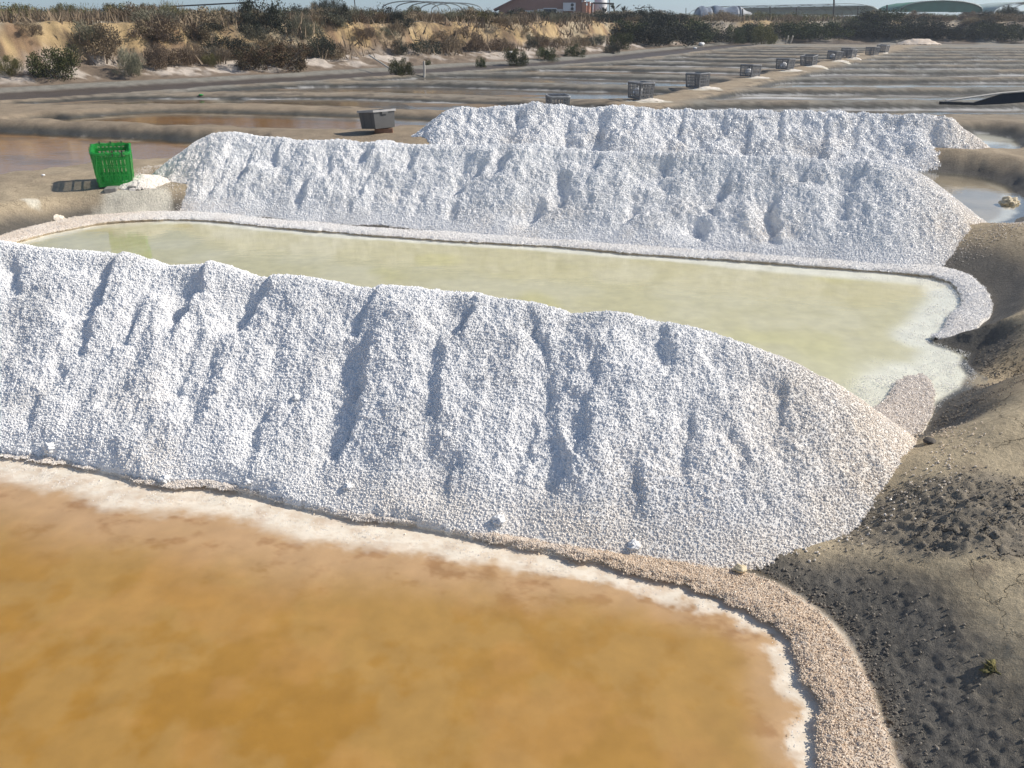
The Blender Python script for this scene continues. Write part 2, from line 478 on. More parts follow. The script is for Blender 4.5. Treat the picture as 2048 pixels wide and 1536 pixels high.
    if True:
        bank = ss(.30, .65, slope_z) * near * ss(-.02, .04, np.minimum(d1, d2)) * (D < 0)
        cl = fbm(x * 28, y * 28, 81, 3, .6); c2 = np.maximum(0, vnoise(x * 55, y * 55, 85)) ** 1.5
        z = z + bank * (.008 * cl + .006 * c2)
        z = z + near * (1 - bank) * .004 * fbm(x * 22, y * 22, 88, 3) * (np.minimum(d1, d2) > 0)
        # crumbly patch on the bank top right of the near heap
        for (pa, pb, rr) in PATCH:
            q = np.hypot(x - pa, (y - pb) * 1.5) / rr + .35 * w2
            z = z + (1 - ss(.6, 1.0, q)) * (.007 * cl + .009 * c2) * (bank < .5)
    # drying crust scallops along the berms further off
    if not full: return z
    bedA = np.zeros(x.shape)
    C = np.zeros(x.shape + (3,)); C[:] = SAND
    C = mix3(C, np.array([.53, .44, .295]), near)
    C = mix3(C, np.array([.27, .215, .155]), ss(-.3, -1.5, u) * ss(10, 13, y) * .75)
    gy_ = np.maximum(ss(.3, 1.4, u) * ss(13, 17, y), ss(-.4, -1.4, u) * ss(17, 23, y) * .85)
    C = mix3(C, np.array([.225, .225, .205]), gy_ * .92)
    spk = ss(.18, .42, fbm(x * 8, y * 12, 161, 4, .65)) * near * ss(-.1, .3, fbm(x * 1.6, y * 1.6, 163, 3))
    C = mix3(C, np.array([.17, .135, .11]), spk * .7)
    C = mix3(C, np.array([.335, .265, .185]), ss(-.4, .5, fbm(x * .8, y * .8, 90, 4)) * (D < 0) * .6)
    wetz = ss(.22, .75, slope_z + .12 * fbm(x * 3, y * 3, 91, 3))
    lmud = mix3(np.broadcast_to(np.array([.17, .145, .115]), C.shape), MUD, ss(.2, .9, slope_z))
    C = np.where((D < .8)[..., None], mix3(C, lmud, wetz), C)
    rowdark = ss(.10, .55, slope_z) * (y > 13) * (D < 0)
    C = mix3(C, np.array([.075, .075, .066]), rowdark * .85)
    wet = wetz * .55
    darkbank = ss(.36, .66, slope_z + .2 * w2) * near * ss(.0, .4, x)
    C = mix3(C, np.array([.15, .138, .118]), np.clip(darkbank, 0, 1) * .8)
    for (pa, pb, rr) in PATCH:
        q = np.hypot(x - pa, (y - pb) * 1.5) / rr + .35 * w2
        C = mix3(C, np.array([.27, .235, .185]), (1 - ss(.6, 1.0, q)) * .85)
    # dark footprints / scallops on berm shoulders
    sc = ss(.12, .3, fbm(x * 2.2, y * 5.5, 93, 4)) * ss(.3, .0, np.abs(drow - .42)) * (y > 14)
    C = mix3(C, np.array([.12, .10, .08]), sc * .75)
    # channel bed, shore mud, salty shore
    chd = ss(1.35, 1.0, np.abs(D + .75) + .12 * w2)
    C = mix3(C, np.array([.095, .075, .058]), chd); wet = np.maximum(wet, chd * .8)
    shc = (D > .7) & (D < 12)
    sh = ss(1.0, 1.25, D)
    whiteband = ss(.02, .30, fbm(x * 1.3, y * 1.3, 95, 5, .6) + .25 * ss(1.2, 2.2, D) - .05) * ss(1.3, 1.8, D) * (1 - ss(3.0, 3.6, D))
    C2 = mix3(np.broadcast_to(np.array([.20, .155, .115]), C.shape), np.array([.52, .46, .40]), whiteband * .9)
    fac = ss(.12, .45, cliff)
    yel = np.array([.44, .32, .17]); yel2 = np.array([.25, .165, .10]); pal = np.array([.46, .38, .26])
    t = fbm(gl * 1.4, D * .8, 97, 4)
    cc = mix3(np.broadcast_to(yel, C.shape), yel2, ss(-.05, .35, t)); cc = mix3(cc, pal, ss(.0, .4, fbm(x * .6, y * .6, 99, 3)))
    cc = mix3(cc, np.array([.16, .115, .075]), ss(.0, .35, fbm(x * 2.4, y * 2.4, 101, 5, .65)) * .8)
    cc = mix3(cc, np.array([.30, .21, .15]), (1 - ss(.1, .5, cliff)) * .7)
    C2 = mix3(C2, cc, fac)
    tp = ss(.93, 1.0, cliff) * ss(cl0 + 1.3, cl0 + 1.8, D)
    ct = mix3(np.broadcast_to(np.array([.40, .345, .27]), C.shape), np.array([.15, .12, .08]), ss(-.2, .3, fbm(x * .7, y * .7, 103, 3)))
    ct = mix3(ct, np.array([.16, .13, .085]), ss(5.8, 8, D))
    C2 = mix3(C2, ct, tp)
    C = mix3(C, C2, sh)
    wet = wet * (1 - sh) + sh * (1 - ss(1.2, 2.5, D)) * .25
    # pans of the rows: beds, white rims
    bed = ss(.06, -.10, drow)
    bc = mix3(np.broadcast_to(np.array([.24, .175, .11]), C.shape), np.array([.25, .235, .21]), ss(-1, 1, u))
    bc = mix3(bc, np.array([.14, .12, .10]), ss(0, .4, fbm(x * .7, y * 1.6, 105, 3)) * .7)
    rim = ss(.13, .03, np.abs(drow + .04 + .05 * w2)) * ss(-.05, .2, fbm(x * .5, y * 1.2, 107, 3) + .12)
    far_salt = ss(.12, .35, fbm(x * .35, y * .9, 109, 3)) * ss(.1, -.15, drow) * ss(0, 1, u)
    bc = mix3(bc, np.array([.60, .585, .56]), np.clip(far_salt, 0, 1) * .75)
    C = mix3(C, bc, bed); wet = np.maximum(wet, bed * .45)
    C = mix3(C, np.array([.05, .05, .045]), ss(.16, .05, np.abs(drow - .10)) * (.5 + .5 * ss(-.2, .2, fbm(x * 1.4, y * 3, 165, 3))) * .8)
    C = mix3(C, WHITE * .8, rim * .75)
    # nearer traced ponds
    cols = [np.array([.40, .335, .26]), np.array([.34, .31, .27]), np.array([.42, .25, .09]), np.array([.42, .25, .10])]
    for k, (d, c) in enumerate(zip(dd, cols)):
        bed = ss(.05, -.08, d); bedA = np.maximum(bedA, bed * .8)
        cc = mix3(np.broadcast_to(c, C.shape), c * .62, ss(-.1, .4, fbm(x * 1.0, y * 2.0, 111 + k, 4)))
        if k == 2:
            cc = mix3(cc, np.array([.27, .225, .175]), ss(9.9, 9.0, y + .12 * x + .5 * w1))
        if k == 3:
            cc = mix3(cc, np.array([.22, .18, .14]), ss(.45, .1, np.abs(d + .2)) )
        if k == 1:
            cc = mix3(cc, WHITE, ss(-.22, .15, fbm(x * .8, y * 1.3, 117, 3) + .25))
        C = mix3(C, cc, bed); wet = np.maximum(wet, bed * .6)
        rim = ss(.10, .02, np.abs(d + .06)) * ss(-.2, .15, fbm(x * 1.2, y * 1.2, 119 + k, 3))
        C = mix3(C, WHITE * .9, rim * (.8 if k != 3 else .6))
    # pond 2: pale bed, white rim and salt flat at its right-hand end
    di = -sd_poly(x, y, POND2_IN)
    m = ss(-.045, -.09, d2); bedA = np.maximum(bedA, m)
    nn = fbm(x * 2.2, y * 2.2, 121, 4)
    c = mix3(np.broadcast_to(np.array([.57, .53, .34]), C.shape), np.array([.61, .575, .42]), ss(-.3, .4, nn))
    c = mix3(c, np.array([.58, .54, .27]), ss(.15, .5, fbm(x * 1.1 + 5, y * 1.1, 123, 3)) * .8)
    ewid = .09 + .10 * ss(1.0, 3.0, x) + .03 * nn
    c = mix3(c, np.array([.80, .80, .78]), ss(ewid * 1.6, ewid * .7, di))
    c = mix3(c, np.array([.62, .62, .52]), ss(5.9, 4.6, y + .27 * x) * .55)
    c = mix3(c, np.array([.80, .80, .77]), ss(.32, .05, di + .12 * nn) * ss(1.6, 2.4, x) * .9)
    C = mix3(C, c, m); wet = np.maximum(wet, m * .3)
    # pond 1: orange brine bed, brown band, white salt ice along the edge
    di = -sd_poly(x, y, POND1_IN) + 0 * x
    m = ss(.03, -.01, d1); bedA = np.maximum(bedA, m)
    n1 = fbm(x * 3.2 + .5 * fbm(x * 6, y * 6, 5, 2), y * 3.2, 131, 4); n2 = fbm(x * 9, y * 9, 133, 4, .6)
    c = mix3(np.broadcast_to(np.array([.375, .21, .038]), C.shape), np.array([.415, .265, .088]), np.clip(ss(-.25, .25, n1 * .7 + .5 * n2) * .8 + .45 * ss(1.3, .45, di), 0, 1))
    c = mix3(c, np.array([.47, .28, .10]), ss(.05, .45, fbm(x * 4.5, y * 4.5, 135, 4)) * .5)
    wb = .075 + .095 * ss(.7, -1.0, x)
    brown = ss(wb * 3.6, wb * 1.4, di + .08 * n1 + .03 * n2)
    c = mix3(c, mix3(np.broadcast_to(np.array([.56, .40, .27]), C.shape), np.array([.33, .19, .11]), ss(.0, .5, fbm(x * 7, y * 11, 137, 5, .65)) * .8), brown * .75)
    n3 = fbm(x * 26, y * 34, 147, 4, .7)
    wht = ss(wb * 1.35, wb * .7, di + .035 * n1 + .05 * n2 + .03 * n3) * (.75 + .25 * ss(-.3, .1, n3))
    c = mix3(c, mix3(np.broadcast_to(np.array([.86, .845, .83]), C.shape), np.array([.74, .68, .64]), ss(0, .5, fbm(x * 14, y * 18, 139, 4, .65))), wht * .97)
    C = mix3(C, c, m); wet = np.maximum(wet, m * .3)
    # salt spilled on the berms by the crates
    for (sx, sy, sr) in SPILL:
        q = np.hypot(x - sx, (y - sy) * 1.2) / sr + .45 * w2
        C = mix3(C, np.array([.66, .62, .52]), (1 - ss(.7, 1.0, q)) * .9)
    crack = np.clip(near * 1.6, 0, 1) * (1 - ss(.1, .5, slope_z)) * (D < 0) * (np.minimum(d1, d2) > .02)
    C = np.clip(C, 0, .9)
    return z, C, wet, crack, bedA

PATCH = [at(1900, 985, .08) + (.42,), at(1960, 1010, .08) + (.33,)]
CR_PX = [(1116, 232), (1284, 202), (1399, 178), (1504, 156), (1574, 142), (1622, 133), (1672, 123), (1702, 118), (1748, 112), (1769, 106)]
SPILL = [at(262, 388, 0) + (.5,), at(235, 398, 0) + (.38,)] + [at(a + 12, b + 1, 0) + (.5,) for a, b in CR_PX[1:]] + [at(60, 400, 0) + (.10,)]

# ------------------------------------------------------------------ the ground sheet
def build_ground():
    # rings close together near the camera, wider with distance, out to the horizon
    rs = [0.55]
    while rs[-1] < 640:
        r = rs[-1]
        st = max(.0062, 2.3 * (r * r + 2.9) / (1.7 * F))          # follows the eye's foreshortening
        if r < 64: st = min(st, .115)
        else: st = min(st, r * .05)
        rs.append(r + st)
    rs = np.array(rs)
    az = np.concatenate([np.linspace(-80, -46, 40)[:-1], np.linspace(-46, 46, 640), np.linspace(46, 80, 40)[1:]])
    az = np.radians(az)
    R, A = np.meshgrid(rs, az, indexing='ij')
    x = R * np.sin(A); y = R * np.cos(A)
    z, C, wet, crack, bedA = terrain(x, y, True)
    V = np.stack([x, y, z], -1).reshape(-1, 3)
    me = mesh_np('ground', V, grid_faces(*x.shape)[:, ::-1])
    cattr(me, 'C', C.reshape(-1, 3)); fattr(me, 'wet', wet); fattr(me, 'crack', crack); fattr(me, 'bed', bedA)
    o = link('ground', me, M_ground, None, True); tag(o, kind='structure')
    print('ground verts', len(V), len(rs))
    # coarse surrounding land beneath and behind
    me = mesh_np('land', [(-700, -700, -.62), (700, -700, -.62), (700, 700, -.62), (-700, 700, -.62)], [(0, 1, 2, 3)])
    cattr(me, 'C', np.tile(np.array([.2, .165, .11]), (4, 1))); fattr(me, 'wet', np.zeros(4)); fattr(me, 'crack', np.zeros(4))
    tag(link('land', me, M_ground), kind='structure')
build_ground()

def ground_z(x, y):
    return float(terrain(np.array([x]), np.array([y]))[0])
def hit(px, py, tmax=120):
    """where the sight line meets the ground"""
    dx, dy, dz = [float(v) for v in ray(px, py)]
    t = np.concatenate([np.linspace(1.0, 30, 700), np.linspace(30, tmax, 1500)[1:]])
    zz = terrain(dx * t, dy * t)
    k = np.argmax(CAM_H + dz * t < zz)
    if k == 0: k = len(t) - 1
    return dx * t[k], dy * t[k], float(zz[k])

# ------------------------------------------------------------------ brine sheets
def flat_poly(name, P, z, mat, **kw):
    bm = bmesh.new()
    f = bm.faces.new([bm.verts.new((a, b, z)) for a, b in P])
    f.normal_update()
    if f.normal.z < 0: f.normal_flip()
    bmesh.ops.triangulate(bm, faces=bm.faces[:])
    me = bpy.data.meshes.new(name); bm.to_mesh(me); bm.free()
    o = link(name, me, mat); tag(o, kind='structure', **kw); return o
def grow(P, d):
    P = np.asarray(P); Q = np.roll(P, -1, 0); R_ = np.roll(P, 1, 0)
    t = Q - R_; n = np.stack([t[:, 1], -t[:, 0]], 1); n /= np.linalg.norm(n, axis=1)[:, None] + 1e-9
    area = np.sum(P[:, 0] * Q[:, 1] - Q[:, 0] * P[:, 1])
    return P + n * d * (1 if area > 0 else -1)
flat_poly('pond_water', grow(POND1, .05), ZW, M_w_orange)
flat_poly('pond_water', grow(POND2, .05), ZW, M_w_pale)
flat_poly('pond_water', grow(POND3, .2), ZW, M_w_pale)
flat_poly('pond_water', grow(POND4, .2), ZW4 - .012, M_w_pale)
flat_poly('pond_water', grow(PONDL2, .2), ZW, M_w_brown)
flat_poly('pond_water', grow(PONDL3, .2), ZW3, M_w_brown)
def row_pt(yr, x):
    y = yr
    for _ in range(12):
        u = x - crate_x(y); y = yr + (.29 * min(-u, 8.5) if u < 0 else 0)
    return (x, y)
M_w_row = water_material('brine_thin', (.9, .87, .8), .08, .002, 5)
for k, (a, b) in enumerate(zip(ROWS[:-1], ROWS[1:])):
    for lo, hi in ((-1, 1),):
        xa = crate_x(a) - 20; xb = crate_x(a) + 40
        xs = np.linspace(xa, xb, 40)
        P = [row_pt(a + .4, x) for x in xs] + [row_pt(b - .4, x) for x in xs[::-1]]
        # keep the sheet out of the channel and bank
        P = [p for p in P if sd_line(np.array([p[0]]), np.array([p[1]]), CH)[0] < -2.6]
        flat_poly('pond_water', P, ZWR - .014 + .004 * ((k * 7) % 3 - 1), M_w_row)

# ------------------------------------------------------------------ crust ledges round ponds 1 and 2
def ledge(name, Pin, Pout, z0, warm_f, n, rag, seed, skirt=-.28, nv=26, skip=None):
    A = resample(Pin, n); B = resample(Pout, n)
    # pair outer points by nearest arc position
    T = np.gradient(A, axis=0); T /= np.linalg.norm(T, axis=1)[:, None] + 1e-9
    Nn = np.stack([-T[:, 1], T[:, 0]], 1)
    s = np.concatenate([[0], np.cumsum(np.hypot(*np.diff(A, axis=0).T))])
    dirn = B - A; sgn = np.sign(np.sum(dirn * Nn, 1).mean())
    j = fbm(s * 4, s * 0, seed, 3) * .5 + fbm(s * 18, s * 0, seed + 5, 3, .7) * .5
    j = j - .5 * ss(.25, .5, vnoise(s * 3.1, s * 0, seed + 9))
    A2 = A - Nn * sgn * (rag * j)[:, None]
    B = B + Nn * sgn * (.045 * fbm(s * 2.6, s * 0 + 7, seed + 21, 4, .6) - .01)[:, None]
    v = np.linspace(0, 1, nv) ** 1.2
    rows = []
    for t in v:
        p = A2 * (1 - t) + B * t
        rows.append(p)
    G = np.stack(rows, 0)
    X, Y = G[..., 0], G[..., 1]
    w = np.linalg.norm(B - A2, axis=1)[None, :]
    edge = np.minimum(v[:, None] * w, .05) / .05
    Z = z0 + .010 * fbm(X * 3, Y * 3, seed + 11, 3) + .0055 * fbm(X * 70, Y * 70, seed + 13, 2, .7) + .004 * vnoise(X * 130, Y * 130, seed + 14)
    Z = Z - .012 * (1 - ss(0, 1, edge)) + .0
    Z[-1] -= .03
    # undercut skirt towards the brine
    under = []
    for t, zz in ((.012, -.022), (.035, -.045), (.05, skirt - z0)):
        p = A2 + Nn * sgn * t
        under.append(np.stack([p[:, 0], p[:, 1], np.full(n, z0 + zz)], 1))
    top = np.stack([X, Y, Z], -1)
    V = np.concatenate([np.stack(under[::-1], 0), top], 0)
    me = mesh_np(name, V.reshape(-1, 3), grid_faces(V.shape[0], n))
    wa = warm_f(V[..., 0], V[..., 1])
    wa[:3] = 1.0
    fattr(me, 'warm', wa)
    o = link(name, me, M_ledge, None, True); tag(o, kind='structure')
    return top.reshape(-1, 3), wa[3:].reshape(-1)
L1, L1w = ledge('salt_crust', P1_in, P1_out, ZL1, lambda x, y: .45 + .55 * ss(-.8, .8, x) + .15 * fbm(x * 5, y * 5, 3, 2), 1500, .050, 201)
L2, L2w = ledge('salt_crust', P2_in, P2_out, ZL2, lambda x, y: .12 + .5 * ss(-3.4, -4.4, x) + .1 * fbm(x * 4, y * 4, 7, 2), 1500, .035, 231)
# tan tongue of crust by the right-hand foot of the near heap
T_in = np.array([at(a, b, ZL2) for a, b in [(1745, 835), (1765, 790), (1787, 757), (1812, 747), (1838, 742)]])
T_out = np.array([at(a, b, ZL2) for a, b in [(1800, 905), (1830, 880), (1862, 845), (1868, 800), (1858, 762)]])
L3, L3w = ledge('salt_crust', smooth_open(T_in, 1), smooth_open(T_out, 1), ZL2 - .008, lambda x, y: .5 + 0 * x, 240, .045, 261)

# ------------------------------------------------------------------ salt heaps
SLOPE = .70
def crest_from(pxs, A, B, base):
    """silhouette -> heights over the straight crest line A-B"""
    ax, ay = A; bx, by = B
    out = []
    for px, py in pxs:
        dx, dy, dz = [float(v) for v in ray(px, py)]
        # intersect ray plan with line A + s(B-A)
        ex, ey = bx - ax, by - ay
        det = dx * (-ey) - dy * (-ex)
        t = (ax * (-ey) - ay * (-ex)) / det
        x, y = dx * t, dy * t
        out.append((x, y, CAM_H + dz * t))
    return np.array(out)
def heap(name, label, crest_px, A, B, base, toe, step, seed, rib, lump, extra=(), warm=None, group=None, slope=SLOPE, scoops=(), sf=1.0, gullies=(), cr=.4):
    K = crest_from(crest_px, A, B, base)
    K = resample(K, 260)
    ex = np.array([B[0] - A[0], B[1] - A[1]]); ex /= np.linalg.norm(ex); ey = np.array([-ex[1], ex[0]])
    o0 = np.array(A)
    S = (K[:, :2] - o0) @ ex
    H = K[:, 2]
    Hm = H.max() - base
    ext = Hm / slope + .25
    s = np.arange(S.min() - ext, S.max() + ext, step); t = np.arange(-ext, ext * .9, step)
    SS, TT = np.meshgrid(s, t)
    # ribs and chutes: warp the plan before measuring distance to the crest
    warp = .10 * fbm(SS * 1.3, TT * 1.3, seed, 3)
    Z = np.full(SS.shape, -9.0)
    for a, h in zip(S[::2], H[::2]):
        Z = np.maximum(Z, h - slope * (np.sqrt((SS - a) ** 2 + TT ** 2 + .0009) - .03))
    down = np.abs(TT)
    sw = SS + warp + .12 * TT * vnoise(SS * .8, TT * 0, seed + 1)
    body = ss(-.02, .16, Z - base)
    toph = np.interp(SS, S, H)
    below = np.clip((toph - Z) / Hm, 0, 1)
    ridges = 0
    for f, a, k, st in ((1.9, 1.1, 2, .45), (3.8, .85, 3, .4), (8.0, .42, 4, .45), (16.0, .16, 5, .6)):
        ridges = ridges + a * vnoise(sw * f, TT * f * st + 3, seed + k)
    disp = rib * ridges * body * (.5 * cr + (1 - .5 * cr) * ss(0, .14, below)) * (.25 + .75 * ss(.02, .2, Z - base))
    # chutes left by the tipped loads: a steep wall on the right, a gentle rise on the left
    wx = o0[0] + ex[0] * SS + ey[0] * TT; wy = o0[1] + ex[1] * SS + ey[1] * TT
    dxp = wx; dpt = wy * CP - (Z - CAM_H) * SP; upv = wy * SP + (Z - CAM_H) * CP
    okp = (TT < .04) & (Z > base - .05)
    PX = np.where(okp, 1024 + F * dxp / dpt, -1e5); PY = np.where(okp, 768 - F * upv / dpt, -1e5)
    wob = .022 * sf * vnoise(SS * 8 / sf, TT * 8 / sf, seed + 30) + .016 * sf * vnoise(SS * 20 / sf, TT * 20 / sf, seed + 31) + .008 * vnoise(SS * 45 / sf, TT * 45 / sf, seed + 34)
    gsum = np.zeros(SS.shape)
    for pts, wpx in gullies:
        st = []
        for (gx_, gy_) in pts:
            k = np.argmin((PX - gx_) ** 2 + (PY - gy_) ** 2); st.append((SS.flat[k], TT.flat[k], dpt.flat[k]))
        st = np.array(st); wm_ = wpx / F * st[:, 2].mean()
        st = st[np.argsort(-st[:, 1])]                      # top to bottom
        tt = np.clip(TT, st[-1, 1], st[0, 1])
        sline = np.interp(-tt, -st[:, 1], st[:, 0])
        over = np.maximum(np.maximum(TT - st[0, 1], st[-1, 1] - TT), 0)
        dl = sline - SS + wob                               # positive to the left of the wall
        ww = wm_ * (1.0 + .35 * vnoise(TT * 7 / sf, SS * 0 + pts[0][0], seed + 33))
        prof = np.where(dl >= 0, 1 - ss(0, 1, dl / (1.75 * ww)), 1 - ss(0, .055 * sf, -dl))
        gsum = np.maximum(gsum, (.43 + .14 * vnoise(TT * 11 / sf, SS * 3, seed + 35)) * np.minimum(wm_, .17) * prof * (1 - ss(0, .9 * wm_ + .02, over)))
    disp = disp - gsum * body * (cr + (1 - cr) * ss(0, .12, below))
    for (sa, sb, rs_, dp) in scoops:
        q = np.hypot((SS - sa) / rs_, (TT - sb) / (rs_ * 1.15)) + .18 * fbm(SS * 6, TT * 6, seed + 10, 2)
        disp = disp - dp * (1 - ss(.35, 1.15, q + .2 * vnoise(SS * 9, TT * 9, seed + 12)))
    Z = Z + disp
    l1 = fbm(SS / lump, TT / lump, seed + 20, 3, .65); l2 = vnoise(SS / (lump * .36), TT / (lump * .36), seed + 24)
    mid = fbm(SS / (lump * 2.6), TT / (lump * 2.6), seed + 26, 2)
    Z = Z + body * (lump * .22 * l1 + lump * .13 * np.maximum(l2, -.4) + lump * .30 * mid * ss(-.0, .15, below)) * (cr * .8 + (1 - cr * .8) * ss(0, .06, below))
    wx = o0[0] + ex[0] * SS + ey[0] * TT; wy = o0[1] + ex[1] * SS + ey[1] * TT
    if toe is not None:
        Z = toe(wx, wy, Z)
    Z = np.where(Z < base - .12, base - .12, Z)
    V = np.stack([wx, wy, Z], -1)
    keep = Z > base - .115
    fc = grid_faces(*SS.shape)
    kf = keep.reshape(-1)[fc].any(1)
    fc = fc[kf]
    used = np.zeros(V.shape[0] * V.shape[1], bool); used[fc.ravel()] = True
    idx = np.cumsum(used) - 1
    Vv = V.reshape(-1, 3)[used]
    me = mesh_np('heap_body', Vv - [K[130, 0], K[130, 1], base], idx[fc])
    wm = (warm(wx, wy, Z) if warm is not None else 0 * wx).reshape(-1)[used]
    fattr(me, 'warm', wm)
    root = link(name, me, M_salt, None, True)
    root.location = (K[130, 0], K[130, 1], base)
    tag(root, label, 'salt heap', group)
    print(name, len(Vv))
    return root, Vv, wm, idx[fc]

def grains(name, P, size, parent, mat, tint, seed, sub=1, kind='stuff', origin=(0, 0, 0)):
    """uncountable grains lying on a surface: points carrying a small faceted crystal each"""
    rg = np.random.default_rng(seed)
    n = len(P)
    me = bpy.data.meshes.new(name)
    me.vertices.add(n); me.vertices.foreach_set('co', (np.asarray(P, np.float32) - np.array(origin, np.float32)).astype(np.float32).ravel())
    sc = size[:, None] * rg.uniform(.65, 1.25, (n, 3))
    a = me.attributes.new('sc', 'FLOAT_VECTOR', 'POINT'); a.data.foreach_set('vector', sc.astype(np.float32).ravel())
    a = me.attributes.new('rot', 'FLOAT_VECTOR', 'POINT'); a.data.foreach_set('vector', rg.uniform(0, 6.28, (n, 3)).astype(np.float32).ravel())
    cattr(me, 'tint', tint)
    me.update()
    o = link(name, me, mat, parent)
    o['kind'] = kind
    ng = bpy.data.node_groups.new(name + '_nodes', 'GeometryNodeTree')
    ng.interface.new_socket('Geometry', in_out='INPUT', socket_type='NodeSocketGeometry')
    ng.interface.new_socket('Geometry', in_out='OUTPUT', socket_type='NodeSocketGeometry')
    gi = ng.nodes.new('NodeGroupInput'); go = ng.nodes.new('NodeGroupOutput')
    ico = ng.nodes.new('GeometryNodeMeshIcoSphere'); ico.inputs['Radius'].default_value = 1; ico.inputs['Subdivisions'].default_value = sub
    sm = ng.nodes.new('GeometryNodeSetMaterial'); sm.inputs['Material'].default_value = mat
    ip = ng.nodes.new('GeometryNodeInstanceOnPoints')
    n1 = ng.nodes.new('GeometryNodeInputNamedAttribute'); n1.data_type = 'FLOAT_VECTOR'; n1.inputs['Name'].default_value = 'sc'
    n2 = ng.nodes.new('GeometryNodeInputNamedAttribute'); n2.data_type = 'FLOAT_VECTOR'; n2.inputs['Name'].default_value = 'rot'
    L = ng.links.new
    L(gi.outputs[0], ip.inputs['Points']); L(ico.outputs[0], sm.inputs[0]); L(sm.outputs[0], ip.inputs['Instance'])
    L(n1.outputs['Attribute'], ip.inputs['Scale']); L(n2.outputs['Attribute'], ip.inputs['Rotation'])
    L(ip.outputs[0], go.inputs[0])
    md = o.modifiers.new('grains', 'NODES'); md.node_group = ng
    return o
def sample_faces(V, fc, n, rg, weight=None):
    """random points on quads"""
    a = V[fc[:, 0]]; b = V[fc[:, 1]]; c = V[fc[:, 2]]; d = V[fc[:, 3]]
    ar = np.linalg.norm(np.cross(c - a, d - b), axis=1)
    if weight is not None: ar = ar * weight
    k = rg.choice(len(fc), n, p=ar / ar.sum())
    u = rg.random((n, 1)); v = rg.random((n, 1))
    return (a[k] * (1 - u) + b[k] * u) * (1 - v) + (d[k] * (1 - u) + c[k] * u) * v, k

def tint_from(w, n, rg, warmc=np.array([.97, .82, .64]), P=None):
    t = (1 - w)[:, None] * np.ones(3) + w[:, None] * warmc
    return t * rg.uniform(.86, 1.0, (n, 1))

def cut1(x, y, Z):
    d = sd_poly(x, y, POND1_IN) + .012 * fbm(x * 22, y * 22, 77, 3)
    return np.where(d < .016, -9, np.minimum(Z, -.198 + 1.3 * np.maximum(d - .016, 0)))
def cut2(x, y, Z): return np.where(sd_poly(x, y, POND2_IN) < .03, -9, Z)
G1 = [([(225, 515), (207, 560), (190, 605)], 66), ([(400, 528), (388, 560), (370, 595)], 62), ([(530, 552), (515, 580), (490, 608)], 66), ([(403, 625), (388, 671), (375, 720), (358, 780)], 28),
      ([(172, 640), (160, 685)], 36), ([(268, 635), (252, 680)], 22), ([(25, 500), (30, 580)], 24), ([(712, 715), (707, 830), (678, 892)], 58), ([(737, 564), (728, 600), (712, 640)], 48),
      ([(933, 594), (925, 640)], 62), ([(884, 650), (870, 720)], 34), ([(862, 755), (868, 840), (862, 925)], 32), ([(892, 940), (885, 985), (852, 1022)], 52), ([(1055, 615), (1062, 660), (1098, 700), (1095, 760), (1088, 805)], 36),
      ([(1062, 820), (1055, 870), (1048, 915)], 34), ([(1165, 808), (1168, 855), (1155, 892)], 34), ([(1312, 642), (1318, 680), (1332, 708)], 56), ([(1190, 718), (1185, 768)], 30), ([(1112, 890), (1120, 955)], 42),
      ([(1262, 935), (1278, 980), (1270, 1030)], 42), ([(1365, 825), (1374, 880), (1366, 935)], 28), ([(1548, 775), (1562, 830)], 34), ([(1425, 672), (1432, 712)], 26), ([(515, 825), (502, 895), (482, 955)], 26),
      ([(62, 805), (55, 855)], 26), ([(325, 880), (305, 930)], 22), ([(430, 700), (420, 760)], 16), ([(655, 900), (640, 965)], 34), ([(985, 760), (980, 800)], 16), ([(1230, 800), (1245, 850)], 22), ([(1470, 860), (1478, 920)], 20),
      ([(120, 700), (108, 760)], 18), ([(-60, 520), (-90, 640)], 50), ([(560, 690), (545, 740)], 16)]
G2 = [([(562, 275), (550, 308)], 46), ([(745, 287), (733, 314)], 34), ([(830, 298), (822, 322)], 24), ([(614, 366), (600, 400), (588, 428)], 16), ([(742, 342), (722, 380)], 28), ([(955, 342), (925, 370)], 42), ([(842, 380), (830, 424)], 16),
      ([(908, 418), (890, 458)], 20), ([(1078, 415), (1048, 468)], 28), ([(1264, 415), (1225, 472)], 18), ([(1332, 308), (1320, 340)], 48), ([(1202, 304), (1190, 326)], 38), ([(1402, 445), (1395, 484)], 36), ([(1444, 368), (1432, 398)], 40),
      ([(1722, 322), (1700, 358)], 52), ([(1545, 405), (1540, 465)], 46), ([(500, 300), (480, 350)], 22), ([(660, 300), (650, 350)], 18), ([(1015, 300), (1005, 335)], 26), ([(1130, 350), (1115, 400)], 24), ([(445, 330), (420, 385)], 20),
      ([(1620, 322), (1610, 345)], 26), ([(700, 400), (688, 440)], 18), ([(1700, 380), (1690, 430)], 20)]
G3 = [([(935, 222), (925, 245)], 20), ([(1142, 222), (1135, 270)], 24), ([(1370, 228), (1360, 268)], 38), ([(1455, 222), (1450, 250)], 34), ([(1562, 222), (1555, 262)], 46), ([(1655, 230), (1645, 292)], 46), ([(1722, 228), (1712, 262)], 34),
      ([(1872, 240), (1880, 285)], 22), ([(1270, 222), (1262, 262)], 26), ([(1035, 222), (1030, 260)], 22), ([(1500, 262), (1490, 300)], 26), ([(1210, 250), (1200, 290)], 22)]
